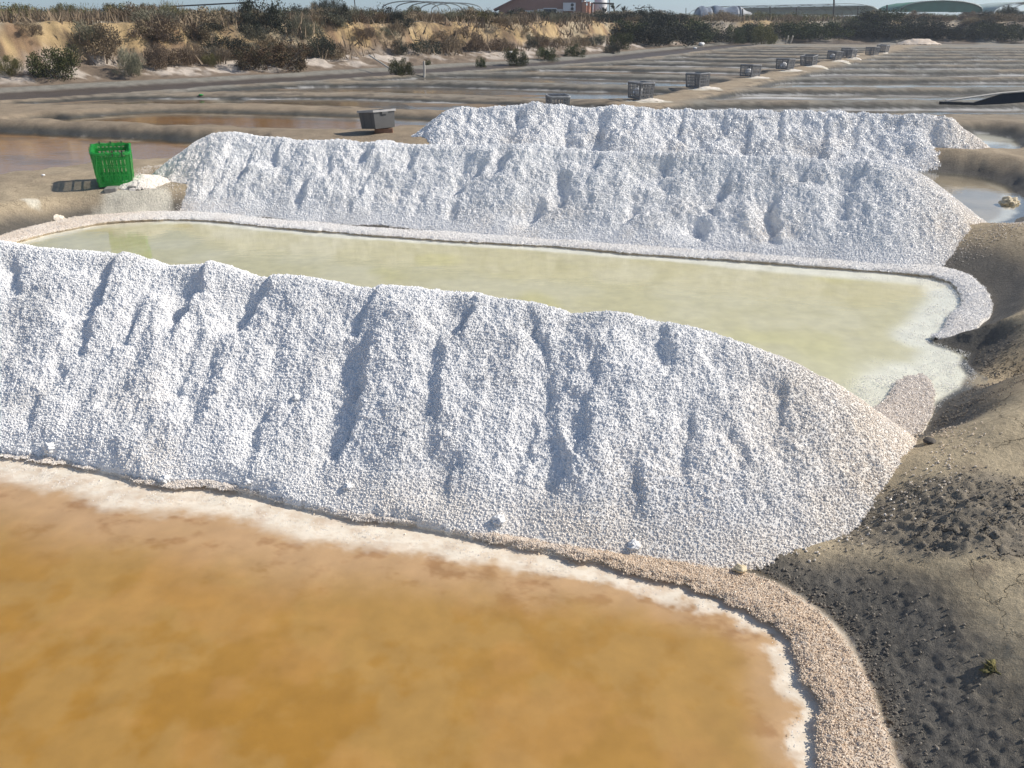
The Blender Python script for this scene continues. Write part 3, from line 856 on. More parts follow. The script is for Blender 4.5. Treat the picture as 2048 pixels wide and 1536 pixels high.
# near heap
A1 = at(0, 490, .497); B1 = at(1250, 635, .429)
crest1 = [(-260, 470), (-120, 472), (0, 480), (60, 492), (120, 500), (200, 500), (250, 505), (290, 520), (330, 532), (370, 526), (410, 520), (450, 528), (500, 545), (560, 548), (600, 552), (650, 562), (700, 562), (760, 572),
          (830, 580), (900, 585), (935, 583), (985, 597), (1040, 602), (1090, 614), (1140, 632), (1180, 628), (1215, 626), (1260, 632), (1300, 640), (1350, 652), (1400, 660), (1450, 672), (1500, 690),
          (1550, 710), (1600, 737), (1650, 762), (1700, 795), (1750, 832), (1800, 872)]
def warm1(x, y, z):
    w = .95 * ss(.7, 1.7, x - .15 * (y - 3)) * (1 - .3 * ss(.0, .4, z))
    w = np.maximum(w, .55 * ss(-.04, -.17, z) * ss(-1.4, .2, x))
    return w * (.75 + .5 * fbm(x * 3, y * 3, 301, 3))
h1, V1, w1_, f1 = heap('salt_heap', 'nearest white salt heap, grainy, running along the orange pond', crest1, A1, B1, -.175, cut1, .0085, 401, .026, .045,
                  warm=warm1, group='long heaps of harvested salt', gullies=G1)
# middle heap
A2 = at(430, 265, .485); B2 = at(1740, 325, .477)
crest2 = [(310, 372), (340, 340), (370, 305), (400, 280), (430, 265), (470, 264), (520, 272), (560, 273), (590, 280), (640, 281), (680, 278), (720, 284), (760, 282), (820, 288), (880, 289), (950, 291), (1010, 289), (1060, 288),
          (1120, 294), (1180, 300), (1240, 305), (1300, 302), (1360, 304), (1420, 309), (1500, 312), (1560, 311), (1620, 316), (1660, 320), (1690, 325), (1720, 319), (1750, 320), (1800, 332), (1840, 348), (1880, 378), (1910, 408), (1938, 438)]
def warm2(x, y, z):
    return .8 * ss(3.2, 4.3, x) * (1 - .4 * ss(.0, .4, z)) * (.75 + .5 * fbm(x * 3, y * 3, 303, 3)) + .2 * ss(-3.1, -3.7, x)
h2, V2, w2_, f2 = heap('salt_heap', 'middle white salt heap between the yellow pond and the farthest heap', crest2, A2, B2, -.175, cut2, .0125, 501, .034, .075,
                  warm=warm2, group='long heaps of harvested salt', gullies=G2, cr=.12, sf=1.5)
# far heap
A3 = at(900, 212, .45); B3 = at(1700, 225, .44)
crest3 = [(838, 272), (855, 255), (875, 238), (900, 219), (930, 212), (960, 216), (1000, 212), (1060, 208), (1100, 207), (1150, 214), (1200, 215), (1260, 212), (1300, 217), (1340, 214), (1400, 222), (1440, 215), (1500, 222), (1540, 216), (1600, 225),
          (1650, 221), (1680, 219), (1715, 221), (1745, 226), (1790, 228), (1850, 230), (1885, 232), (1905, 245), (1930, 262), (1950, 280), (1972, 300)]
h3, V3, w3_, f3 = heap('salt_heap', 'farthest white salt heap, lumpiest, in front of the mud pans', crest3, A3, B3, -.175, None, .016, 601, .040, .19,
                  warm=lambda x, y, z: .5 * ss(5.6, 6.8, x) + 0 * x, group='long heaps of harvested salt', gullies=G3, cr=.6, sf=1.6)
rg = np.random.default_rng(5)
for (root, V, w, fc, n, s0, s1, seed) in ((h1, V1, w1_, f1, 290000, .0020, .0056, 1), (h2, V2, w2_, f2, 210000, .0032, .0076, 2), (h3, V3, w3_, f3, 70000, .006, .016, 3)):
    # deal more grains to the flanks that face the ponds in view
    cy = V[fc[:, 0]]
    mid = np.array([root.location[0], root.location[1]])
    A_, B_ = {1: (A1, B1), 2: (A2, B2), 3: (A3, B3)}[seed]
    e_ = np.array([B_[0] - A_[0], B_[1] - A_[1]]); e_ /= np.linalg.norm(e_)
    tback = (V[fc[:, 0], 0] - A_[0]) * -e_[1] + (V[fc[:, 0], 1] - A_[1]) * e_[0]
    P, k = sample_faces(V, fc, n, rg, np.where(tback < .12, 1.0, .22))
    sz = s0 + (s1 - s0) * rg.random(n) ** 1.6
    keep = P[:, 2] > -.24
    P, sz, k = P[keep], sz[keep], k[keep]
    P[:, 2] += sz * .30
    damp = 1 - .14 * ss(.0, .45, fbm(P[:, 0] * 2.3, P[:, 1] * 2.3 + P[:, 2] * 2, 61, 4, .6))
    pink = .22 * ss(.05, .5, fbm(P[:, 0] * 1.7, P[:, 1] * 1.7 + P[:, 2], 67, 3)) * ss(.25, -.1, P[:, 2])
    grains('salt_grains', P, sz, root, M_grain, tint_from(np.clip(w[fc[k, 0]] + pink, 0, 1), len(P), rg) * damp[:, None], seed, origin=tuple(root.location))
# grains spilling over the foot of the near heaps and crumbs on the dark bank
def spill_ring(n, V, fc, root, seed, spread, base=-.175, smin=.003, smax=.008):
    rg2 = np.random.default_rng(seed)
    low = np.clip(1 - np.abs(V[fc[:, 0], 2] - (base + .03)) / .08, 0, 1)
    P, k = sample_faces(V, fc, n, rg2, low + 1e-6)
    c = np.array([root.location[0], root.location[1]])
    P[:, :2] += rg2.normal(0, spread, (n, 2))
    z = terrain(P[:, 0], P[:, 1]); P[:, 2] = np.maximum(z, P[:, 2] * 0 + z) + .003
    ok = (z > ZW - .02)
    return P[ok], k[ok]
for V, fc, root, w, n, sp in ((V1, f1, h1, w1_, 4000, .035), (V2, f2, h2, w2_, 12000, .07)):
    P, k = spill_ring(n, V, fc, root, n, sp)
    grains('loose_salt', P, rg.uniform(.0022, .0055, len(P)), root, M_grain, tint_from(np.clip(w[fc[k, 0]] + .25, 0, 1), len(P), rg), 8, origin=tuple(root.location))

# crystals standing on the crust ledges
for (P0, w, nm, n, s0, s1) in ((L1, L1w, 'salt_crystals', 110000, .0014, .0033), (L2, L2w, 'salt_crystals', 60000, .0020, .0044), (L3, L3w, 'salt_crystals', 16000, .0022, .0045)):
    k = rg.integers(0, len(P0), n); P = P0[k] + rg.normal(0, .006, (n, 3)) * [1, 1, .1]
    sz = rg.uniform(s0, s1, n)
    ok = (P[:, 2] > -.216)
    P, sz, k = P[ok], sz[ok], k[ok]
    o = grains(nm, P, sz, None, M_grain, tint_from(np.clip(w[k], 0, 1), len(P), rg, np.array([.90, .74, .57])) * rg.uniform(.88, 1.1, (len(P), 1)), 17)
    tag(o, {110000: 'coarse tan salt crystals on the crust shelf beside the orange pond', 60000: 'white salt crystals on the crust rim around the yellow pond', 16000: 'salt crystals on the tan tongue of crust at the near heap foot'}[n], 'salt crystals')

def salt_ice():
    rg2 = np.random.default_rng(5); n = 200000
    x = rg2.uniform(-4.5, 1.6, n); y = rg2.uniform(1.0, 4.6, n)
    di = -sd_poly(x, y, POND1_IN); wb = .075 + .095 * ss(.7, -1.0, x)
    nn = fbm(x * 9, y * 9, 133, 4, .6); n1 = fbm(x * 3.2, y * 3.2, 131, 4)
    den = ss(wb * 1.15, wb * .6, di + .035 * n1 + .04 * nn) * (di > .045) * (.25 + .75 * ss(-.1, .3, fbm(x * 13, y * 13, 141, 3)))
    ok = rg2.random(n) < den
    P = np.stack([x, y, np.full(n, ZW + .0005)], 1)[ok]
    P[:, 2] -= .0006; sz = rg2.uniform(.0008, .0021, len(P))
    o = grains('salt_ice', P, sz, None, M_grain, rg2.uniform(.86, 1.0, (len(P), 1)) * np.array([1, .985, .97]), 29)
    tag(o, 'white salt flakes floating along the edge of the orange pond', 'salt flakes')
salt_ice()
def salt_flat():
    rg2 = np.random.default_rng(15); n = 110000
    x = rg2.uniform(1.5, 4.2, n); y = rg2.uniform(3.0, 6.2, n)
    di = -sd_poly(x, y, POND2_IN); d2 = sd_poly(x, y, POND2)
    den = ss(.30, .0, di + .12 * fbm(x * 7, y * 7, 143, 4, .6)) * (d2 < -.01) * (.2 + .8 * ss(-.1, .3, fbm(x * 10, y * 10, 145, 3)))
    ok = rg2.random(n) < den
    P = np.stack([x, y, np.full(n, ZW + .001)], 1)[ok]
    o = grains('salt_ice', P, rg2.uniform(.0012, .0032, len(P)), None, M_grain, rg2.uniform(.86, 1.0, (len(P), 1)) * np.array([1, .985, .96]), 31)
    tag(o, 'white salt crust flakes at the right end of the yellow pond', 'salt flakes')
salt_flat()
def crumbs():
    rg2 = np.random.default_rng(91)
    n = 240000
    px = rg2.uniform(.3, 3.6, n); py = rg2.uniform(.9, 4.6, n)
    z = terrain(px, py)
    zt = .08
    d1 = sd_poly(px, py, POND1); d2 = sd_poly(px, py, POND2)
    den = np.where((d1 > -.01) & (d1 < .42), np.clip(1.2 - d1 / .10, .16 * (d1 < .32), 1), 0)
    den = np.maximum(den, np.where((d2 > 0) & (d2 < .35) & (px > 1.6), .65 * np.clip(1.1 - d2 / .3, 0, 1), 0))
    for (pa, pb, rr) in PATCH:
        q = np.hypot(px - pa, (py - pb) * 1.5) / rr + .35 * fbm(px * 4.5, py * 4.5, 9, 3)
        den = np.maximum(den, (q < .95) * .38)
    den = den * (.35 + .65 * ss(-.2, .25, fbm(px * 5, py * 5, 12, 3)))
    ok = rg2.random(n) < den * .8
    ok &= z > ZW + .0
    P = np.stack([px, py, z + .002], 1)[ok]
    sz = .0016 + .0044 * rg2.random(len(P)) ** 3
    t = rg2.uniform(.55, 1.25, (len(P), 1)) * np.ones(3)
    o = grains('mud_crumbs', P, sz, None, M_crumb, t, 23)
    tag(o, 'dark crumbs of dried mud on the bank beside the crust shelf', 'mud crumbs')
    print('crumbs', len(P))
crumbs()

# loose lumps of salt on and by the heaps
M_lump = simple('salt_lump', (.84, .84, .84), .5, .08, 40, .006)
M_lumpw = simple('salt_lump_stained', (.60, .50, .33), .6, .2, 40, .006)
M_stone = simple('stone', (.08, .07, .06), .8, .2, 30, .003)
M_moss = simple('moss', (.16, .14, .05), .9, .4, 60, .006)
def blob(name, loc, r, mat, seed, squash=.8, sub=3, amp=.25):
    bm = bmesh.new(); bmesh.ops.create_icosphere(bm, subdivisions=sub, radius=1)
    co = np.array([v.co[:] for v in bm.verts])
    k = 1 + amp * fbm(co[:, 0] * 2 + seed, co[:, 1] * 2 + co[:, 2] * 2.3, seed, 3) + amp * .5 * vnoise(co[:, 0] * 6, co[:, 1] * 6 + co[:, 2] * 5, seed + 3)
    for v, q in zip(bm.verts, k): v.co = Vector((v.co.x * q * r, v.co.y * q * r, v.co.z * q * r * squash))
    me = bpy.data.meshes.new(name); bm.to_mesh(me); bm.free()
    o = link(name, me, mat, None, True); o.location = loc
    return o
def heap_point(px, py, V):
    d = np.array([float(v) for v in ray(px, py)]); d /= np.linalg.norm(d)
    Q = V - np.array([0, 0, CAM_H]); t = Q @ d
    e = np.linalg.norm(Q - t[:, None] * d, axis=1) + .002 * t
    k = np.argsort(e)[:12]; return V[k[np.argmin(t[k])]]
for px, py, r, V, lab in ((588, 792, .019, V1, 'small salt clod casting a shadow halfway down the near heap'),
                     (428, 780, .016, V1, 'fainter salt clod left of centre on the near heap'),
                     (1000, 1035, .030, V1, 'salt clod near the foot of the near heap, above the dark crack'),
                     (690, 972, .022, V1, 'salt clod low on the left part of the near heap'),
                     (92, 898, .034, V1, 'big salt clod at the left foot of the near heap'),
                     (490, 965, .022, V1, 'pale salt clod sitting at the heap foot above the pond rim'),
                     (325, 955, .024, V1, 'low cream salt clod by the bend of the dark crack'),
                     (1272, 1085, .026, V1, 'stained salt clod at the right part of the heap foot')):
    p = heap_point(px, py, V)
    tag(blob('salt_clod', p + np.array([0, 0, r * .15]), r * .85, M_lump, int(px), .8, 4, .55), lab, 'salt clod', 'salt clods on the near heap')
tag(blob('salt_clod', atz(1480, 1138, ZL1 + .01), .022, M_lumpw, 5, .8, 3, .4), 'yellowish salt clod on the crust shelf beside the heap foot', 'salt clod')
p = hit(1858, 888); tag(blob('stone', (p[0], p[1], p[2] + .008), .028, M_stone, 8, .45), 'small dark flat stone on the bank by the near heap foot', 'stone')
p = hit(1988, 1335); tag(blob('moss_tuft', (p[0], p[1], p[2] - .004), .028, M_moss, 9, .4, 4, .9), 'yellowish moss tuft on the dark bank at lower right', 'moss')
p = hit(2018, 412); tag(blob('salt_boulder', (p[0], p[1], p[2] + .03), .10, M_lumpw, 12, .6, 4, .4), 'cream salt lump on the bank beside the blue pond', 'salt lump')
# ------------------------------------------------------------------ salt spill and the green crate
M_green = simple('green_plastic', (.018, .27, .045), .45, .15, 8, .0)
M_net = None
def net_material():
    m, nt, b = new_mat('green_net')
    b.inputs['Base Color'].default_value = (.02, .36, .06, 1); b.inputs['Roughness'].default_value = .6
    out = nt.nodes['Material Output']
    tc = nt.nodes.new('ShaderNodeTexCoord').outputs['Object']
    wv = nt.nodes.new('ShaderNodeTexNoise'); wv.inputs['Scale'].default_value = 240; nt.links.new(tc, wv.inputs['Vector'])
    tl = nt.nodes.new('ShaderNodeBsdfTranslucent'); tl.inputs[0].default_value = (.03, .5, .08, 1)
    m1 = nt.nodes.new('ShaderNodeMixShader'); m1.inputs[0].default_value = .35
    tr = nt.nodes.new('ShaderNodeBsdfTransparent')
    m2 = nt.nodes.new('ShaderNodeMixShader')
    nt.links.new(b.outputs[0], m1.inputs[1]); nt.links.new(tl.outputs[0], m1.inputs[2])
    nt.links.new(mapr(nt, wv.outputs[0],   .46, .54, .3, .9), m2.inputs[0])
    nt.links.new(m1.outputs[0], m2.inputs[1]); nt.links.new(tr.outputs[0], m2.inputs[2])
    nt.links.new(m2.outputs[0], out.inputs[0])
    return m
M_net = net_material()
M_grey = simple('grey_plastic', (.16, .163, .17), .5, .2, 9, .0)
M_greyrim = simple('grey_plastic_worn', (.38, .38, .385), .45, .2, 9, .0)
M_binrim = simple('grey_bin_rim', (.42, .41, .40), .5, .12, 9, .0)
M_bin = simple('grey_bin', (.10, .10, .10), .5, .1, 5, .0)
M_tie = simple('black_tie', (.02, .02, .02), .6, .1, 9, 0)
M_brick = simple('red_brick', (.26, .15, .10), .85, .25, 20, .004)
M_block = simple('concrete_block', (.25, .24, .22), .9, .2, 20, .004)

W, Lh, Ht, TAP = .20, .29, .36, .92
def side_panel(mat, parent, axis, sgn, rows, bars, t=.010, name='side_panel', hgt=Ht):
    """one lattice side of a crate: posts, rails and rows of slots left open"""
    mb = MB()
    half = Lh if axis == 'x' else W
    off = W if axis == 'x' else Lh
    def P(u, z, d):
        k = TAP + (1 - TAP) * z / hgt
        if axis == 'x': return Vector((sgn * (off * k - d), u * k, z))
        return Vector((u * k, sgn * (off * k - d), z))
    def plate(u0, u1, z0, z1):
        a = [P(u0, z0, 0), P(u1, z0, 0), P(u1, z1, 0), P(u0, z1, 0)]
        b = [P(u0, z0, t), P(u1, z0, t), P(u1, z1, t), P(u0, z1, t)]
        va = [mb.bm.verts.new(q) for q in a]; vb = [mb.bm.verts.new(q) for q in b]
        mb.bm.faces.new(va); mb.bm.faces.new(vb[::-1])
        for i in range(4): mb.bm.faces.new((va[i], va[(i + 1) % 4], vb[(i + 1) % 4], vb[i]))
    for z0, z1 in rows: plate(-half, half, z0, z1)
    zs = [r for r in rows]
    n = bars
    for (a, b) in zip(rows[:-1], rows[1:]):
        for i in range(n + 1):
            u = -half + 2 * half * i / n
            wd = .009 if 0 < i < n else .02
            if i == 0: plate(u, u + wd * 2, a[1], b[0])
            elif i == n: plate(u - wd * 2, u, a[1], b[0])
            else: plate(u - wd, u + wd, a[1], b[0])
    return mb.build(name, mat, parent)
def crate_parts(root, mat, rimmat, rows, bars_l, bars_s, hgt=Ht):
    side_panel(mat, root, 'x', -1, rows, bars_l, hgt=hgt); side_panel(mat, root, 'x', 1, rows, bars_l, hgt=hgt)
    side_panel(mat, root, 'y', -1, rows, bars_s, hgt=hgt); side_panel(mat, root, 'y', 1, rows, bars_s, hgt=hgt)
    mb = MB()
    k = TAP
    for i in range(7):
        y = -Lh * k + 2 * Lh * k * (i + .5) / 7
        mb.box((-W * k + .012, y - Lh * k / 7 * .7, .004), (W * k - .012, y + Lh * k / 7 * .7, .012))
    mb.box((-W * k + .011, -Lh * k + .012, .012), (-W * k + .05, Lh * k - .012, .017)); mb.box((W * k - .05, -Lh * k + .012, .012), (W * k - .011, Lh * k - .012, .017))
    mb.build('base', mat, root)
    mb = MB(); e = .016
    pts = [(-W - e / 2, -Lh - e / 2), (W + e / 2, -Lh - e / 2), (W + e / 2, Lh + e / 2), (-W - e / 2, Lh + e / 2)]
    r = .05
    loop = []
    for (cx, cy, a0) in ((W - r, -Lh + r, -90), (W - r, Lh - r, 0), (-W + r, Lh - r, 90), (-W + r, -Lh + r, 180)):
        for a in range(0, 91, 30):
            q = math.radians(a0 + a); loop.append((cx + math.cos(q) * (r + e), cy + math.sin(q) * (r + e)))
    n = len(loop)
    ins = [(x * .93, y * .95) for x, y in loop]
    rings = [[(x, y, hgt - .022) for x, y in loop], [(x, y, hgt) for x, y in loop], [(x, y, hgt + .003) for x, y in ins], [(x, y, hgt - .02) for x, y in ins]]
    vr = [[mb.bm.verts.new(p) for p in R_] for R_ in rings]
    for i in range(4):
        A, B = vr[i], vr[(i + 1) % 4]
        for j in range(n): mb.bm.faces.new((A[j], A[(j + 1) % n], B[(j + 1) % n], B[j]))
    mb.build('rim', rimmat, root)

def rest(root, px, py, lift=0.0):
    p = hit(px, py); root.location = (p[0], p[1], p[2] + lift); return p

# green crate
p = at(234, 370, .0)
gx, gy = p
g = empty('crate', (gx, gy, ground_z(gx, gy) + .02), math.radians(24))
g.rotation_euler = (math.radians(3), math.radians(1.5), math.radians(24))
g.scale = (.93, .95, 1.0)
tag(g, 'bright green plastic crate wrapped in green netting, beside the middle salt heap', 'crate')
crate_parts(g, M_green, M_green, [(0, .05), (.115, .128), (.20, .213), (.285, .32), (.335, .35)], 12, 9)
def netting():
    bm = bmesh.new(); n = 48; rows = []
    zs = [.03, .08, .14, .20, .26, .31, .35, .366, .372, .35, .325]
    outs = [.010, .016, .019, .017, .022, .018, .020, .026, .004, -.020, -.026]
    for z, o_ in zip(zs, outs):
        k = TAP + (1 - TAP) * min(z, Ht) / Ht
        ring = []
        for i in range(n):
            a = 2 * math.pi * i / n
            c, s_ = math.cos(a), math.sin(a)
            e = 5.0
            q = (abs(c) ** e + abs(s_) ** e) ** (-1 / e)
            w = .006 * math.sin(i * 2.1 + z * 30) + .005 * math.sin(i * 5.3)
            zz = z + (.008 * math.sin(i * 1.7) if z > .3 else .012 * math.sin(i * .9))
            ring.append(bm.verts.new((c * q * (W * k + o_ + w), s_ * q * (Lh * k + o_ + w), zz)))
        rows.append(ring)
    for A, B in zip(rows[:-1], rows[1:]):
        for j in range(n): bm.faces.new((A[j], A[(j + 1) % n], B[(j + 1) % n], B[j]))
    me = bpy.data.meshes.new('netting'); bm.to_mesh(me); bm.free()
    return link('netting', me, M_net, g, True)
netting()
for (x, y) in ((.02, -Lh - .02), (.12, -Lh - .02), (-.12, Lh + .02), (0.0, Lh + .02), (.12, Lh + .02)):
    mb = MB(); s_ = 1 if y > 0 else -1
    mb.tube([(x, y, .33), (x, y + s_ * .008, .355), (x, y - s_ * .006, .384), (x + .004, y - s_ * .028, .378), (x, y - s_ * .034, .345)], .0055, 5)
    mb.build('cable_tie', M_tie, g)
mb = MB(); mb.tube([(-.15, -Lh - .028, .34), (-.16, -Lh - .02, .25), (-.185, -Lh * .9 - .02, .12), (-.19, -Lh * .88 - .015, .06)], .0035, 5)
mb.build('cord', M_green, g)
# blocks it stands on
for (px, py, dx, lab) in ((224, 381, .13, 'grey concrete block under the front of the green crate'), (268, 379, .09, 'smaller broken concrete block right of the green crate')):
    x, y = at(px, py, .0)
    mb = MB(); mb.box((-dx / 2, -.07, -.05), (dx / 2, .07, .03))
    bmesh.ops.bevel(mb.bm, geom=mb.bm.edges[:], offset=.008, segments=1, affect='EDGES')
    for v in mb.bm.verts: v.co += Vector((random.uniform(-.004, .004), random.uniform(-.004, .004), random.uniform(-.004, .004)))
    b = mb.build('concrete_block', M_block); b.location = (x, y, ground_z(x, y) + .0); b.rotation_euler = (0, 0, .2)
    tag(b, lab, 'block')
# salt mound by the green crate
def mound(name, cx, cy, rx, ry, h, mat, label, cat, seed, warm=.35, n=70, ngrain=9000, gs=(.004, .010)):
    a = np.linspace(-1.15, 1.15, n); X, Y = np.meshgrid(a, a)
    R_ = np.hypot(X, Y) + .22 * fbm(X * 2, Y * 2, seed, 3)
    Z = h * np.clip(1 - R_, 0, 1) ** .8 * (1 + .3 * fbm(X * 4, Y * 4, seed + 2, 3)) - .02 * (R_ > 1)
    wx = cx + X * rx; wy = cy + Y * ry
    Zg = terrain(wx, wy) + Z + .008 * fbm(wx * 30, wy * 30, seed + 4, 2) * (R_ < 1)
    V = np.stack([wx - cx, wy - cy, Zg], -1).reshape(-1, 3)
    fc = grid_faces(n, n); ok = (R_.reshape(-1)[fc] < 1.02).all(1); fc = fc[ok]
    used = np.zeros(len(V), bool); used[fc.ravel()] = True; idx = np.cumsum(used) - 1
    Vu = V[used]; me = mesh_np(name, Vu, idx[fc]); fattr(me, 'warm', np.full(len(Vu), warm))
    o = link(name, me, mat, None, True); o.location = (cx, cy, 0); tag(o, label, cat)
    if ngrain:
        P, k = sample_faces(Vu, idx[fc], ngrain, rg); sz = rg.uniform(gs[0], gs[1], ngrain)
        grains('salt_grains', P, sz, o, M_grain, tint_from(np.full(ngrain, warm), ngrain, rg), seed)
    return o
x, y = at(288, 372, .0)
mound('salt_mound', x, y, .25, .30, .085, M_salt, 'cream salt spilled in a low mound right of the green crate', 'salt mound', 31, .45)
x, y = at(240, 396, .0)
mound('salt_mound', x, y + .06, .22, .07, .02, M_salt, 'thin salt spill in front of the green crate and its block', 'salt spill', 37, .75, ngrain=5000)
x, y = at(112, 400, 0)
mound('salt_mound', x, y, .06, .05, .03, M_salt, 'small cream salt crumb on the sand left of the green crate', 'salt crumb', 41, .7, 24, 200)

# ------------------------------------------------------------------ grey lattice crates along the walkway
rows_g = [(0, .035), (.10, .112), (.175, .187), (.25, .262), (.31, .34)]
LABC = ['grey slatted crate rising behind the top of the farthest salt heap',
        'grey slatted crate with white salt inside, second along the walkway',
        'grey slatted crate on cream salt, third along the walkway',
        'grey slatted crate with salt streaks, fourth along the walkway',
        'grey slatted crate, fifth along the walkway, with white salt at its right',
        'grey slatted crate leaning left, sixth along the walkway',
        'small grey crate with a white patch on its side, seventh along the walkway',
        'small grey crate directly in front of its twin, eighth along the walkway',
        'far grey crate, second from the end of the walkway row',
        'farthest grey crate at the end of the walkway row']
proto = empty('crate', (0, 0, 0))
crate_parts(proto, M_grey, M_greyrim, rows_g, 9, 6)
kids = list(proto.children)
allc = CR_PX + [(1699, 112)]
LABC.append('far grey crate half hidden behind the eighth crate of the row')
for i, (px, py) in enumerate(allc):
    if i == 0: o = proto
    else:
        o = proto.copy(); COL.objects.link(o)
        for c in kids:
            q = c.copy(); COL.objects.link(q); q.parent = o
    x, y = at(px, py - 1, .02)
    dep = y
    yy = y + .28
    z = max(ground_z(x, yy), -.02)
    o.location = (x, yy, z + .03)
    rz = math.radians([8, 24, 30, 28, 34, 40, 20, 32, 26, 36, 28][i])
    o.rotation_euler = (math.radians(random.uniform(-2, 2)), math.radians([0, 1, -2, 3, 2, -7, 4, 2, 3, -3, 2][i]), rz)
    o.scale = (.94, .94, .98)
    tag(o, LABC[i], 'crate', 'grey crates along the walkway')
    if i:
        mound('salt_mound', x + .18, yy - .2, .36, .26, .05, M_salt, LABC[i].replace('grey', 'cream salt spilled under the grey', 1) if False else
              ['', 'cream salt spilled at the foot of the second walkway crate', 'cream salt spilled at the foot of the third walkway crate', 'salt spill under the fourth walkway crate',
               'white salt spill right of the fifth walkway crate', 'white salt spill under the leaning sixth walkway crate', 'salt spill under the seventh walkway crate',
               'salt spill under the eighth walkway crate', 'salt spill under the second crate from the far end', 'salt spill under the farthest crate', 'salt spill under the half hidden far crate'][i],
              'salt spill', 50 + i, .8, 34, 0)
    if i in (1, 3, 4, 6):
        b = blob('salt_lump', (x - .06, yy - .02, z + .17), .11, M_lump, 70 + i, .9, 2, .3)
        tag(b, {1: 'white salt clump held inside the second walkway crate', 3: 'white salt clump held inside the fourth walkway crate',
                4: 'white salt clump held inside the fifth walkway crate', 6: 'white salt clump held inside the seventh walkway crate'}[i], 'salt lump')

# ------------------------------------------------------------------ grey bin tipped on a brick
x, y = at(752, 262, .03)
yb = y + .25
gz = ground_z(x, yb)
b = empty('tub', (x, yb, gz + .078))
b.rotation_euler = Euler((math.radians(0), math.radians(-15), math.radians(-45)), 'ZYX')
b.rotation_mode = 'XYZ'
Mrot = Matrix.Rotation(math.radians(43), 4, 'Z')
Mt = Matrix.Rotation(math.radians(14), 4, Vector((math.cos(math.radians(-47)), math.sin(math.radians(-47)) * -1, 0)))
b.rotation_euler = (Matrix.Rotation(math.radians(-5), 4, Vector((.73, .68, 0))) @ Mrot).to_euler()
b.scale = (.82, .82, .86)
tag(b, 'dark grey plastic tub tipped on a brown brick left of the farthest heap', 'tub')
def tub():
    mb = MB(); a, c, h = .25, .27, .33
    k0 = .92
    def ring(k, z, ins=0): return [mb.bm.verts.new(((sx * (a * k - ins)), (sy * (c * k - ins)), z)) for sx, sy in ((-1, -1), (1, -1), (1, 1), (-1, 1))]
    R0 = ring(k0, 0); R1 = ring(1, h); R2 = ring(1, h, .012); R3 = ring(k0, .012, .012)
    for A, B in ((R0, R1), (R1, R2), (R2, R3)):
        for j in range(4): mb.bm.faces.new((A[j], A[(j + 1) % 4], B[(j + 1) % 4], B[j]))
    mb.bm.faces.new(R0[::-1]); mb.bm.faces.new(R3)
    mb.build('body', M_bin, b)
    mb = MB()
    for (lo, hi) in (((-a - .02, -c - .02, h - .035), (a + .02, -c - .001, h + .002)), ((-a - .02, c + .001, h - .035), (a + .02, c + .02, h + .002)),
                     ((-a - .02, -c - .001, h - .035), (-a - .001, c + .001, h + .002)), ((a + .001, -c - .001, h - .035), (a + .02, c + .001, h + .002))):
        mb.box(lo, hi)
    mb.build('rim', M_binrim, b)
    for sx, sy in ((1, -.5), (1, .35), (1, .62), (-1, -.5), (-1, .5)):
        mb = MB(); kk = sy * c
        mb.face([(sx * (a * k0 + .004), kk * k0 - .008, .0), (sx * (a * k0 + .004), kk * k0 + .008, .0), (sx * (a + .004), kk + .008, h - .036), (sx * (a + .004), kk - .008, h - .036)])
        mb.face([(sx * (a * k0 - .012), kk * k0 - .008, .0), (sx * (a * k0 + .004), kk * k0 - .008, .0), (sx * (a + .004), kk - .008, h - .036), (sx * (a - .012), kk - .008, h - .036)])
        mb.face([(sx * (a * k0 - .012), kk * k0 + .008, .0), (sx * (a * k0 + .004), kk * k0 + .008, .0), (sx * (a + .004), kk + .008, h - .036), (sx * (a - .012), kk + .008, h - .036)])
        mb.build('rib', M_bin, b)
    for s_ in (-1, 1):
        mb = MB(); mb.box((-.07, s_ * (c + .02) - .006, h - .075), (.07, s_ * (c + .02) + .006, h - .036)); mb.build('handle', M_bin, b)
tub()
mb = MB(); mb.box((-.15, -.07, 0), (.15, .07, .075)); bmesh.ops.bevel(mb.bm, geom=mb.bm.edges[:], offset=.006, segments=1, affect='EDGES')
bk = mb.build('brick', M_brick); x2, y2 = at(766, 264, 0); bk.location = (x2, y2 + .10, ground_z(x2, y2 + .10) - .005); bk.rotation_euler = (0, 0, .12)
tag(bk, 'reddish brown brick holding up the right side of the grey tub', 'brick')

# ------------------------------------------------------------------ posts, sticks, planks
M_wood = simple('weathered_wood', (.30, .25, .20), .85, .25, 30, .003)
M_pale = simple('pale_post', (.50, .47, .42), .8, .15, 20, .002)
M_dark = simple('dark_post', (.06, .058, .055), .8, .2, 20, .002)
M_whitebit = simple('white_plastic', (.75, .75, .73), .5, .05, 9, 0)
M_black = simple('black_liner', (.018, .02, .024), .45, .2, 3, .02)
def stick(name, p0, p1, r, mat, label, cat, group=None, r2=None):
    mb = MB(); p0 = Vector(p0); p1 = Vector(p1)
    mb.tube([(0, 0, 0), (p1 - p0) * .5 + Vector((r * .4, 0, 0)), p1 - p0], r, 7, r2)
    o = mb.build(name, mat); o.location = p0; tag(o, label, cat, group); return o
p = hit(848, 154); q = at_y(848, 122, p[1]); stick('post', (p[0], p[1], p[2] - .1), q, .035, M_pale, 'pale upright stake at the edge of the muddy channel', 'stake')
p = hit(797, 149); q = at_y(738, 110, p[1] + 1.2); stick('pole', (p[0], p[1], p[2]), q, .028, M_pale, 'thin pale pole leaning against the bank beside a green bush', 'pole')
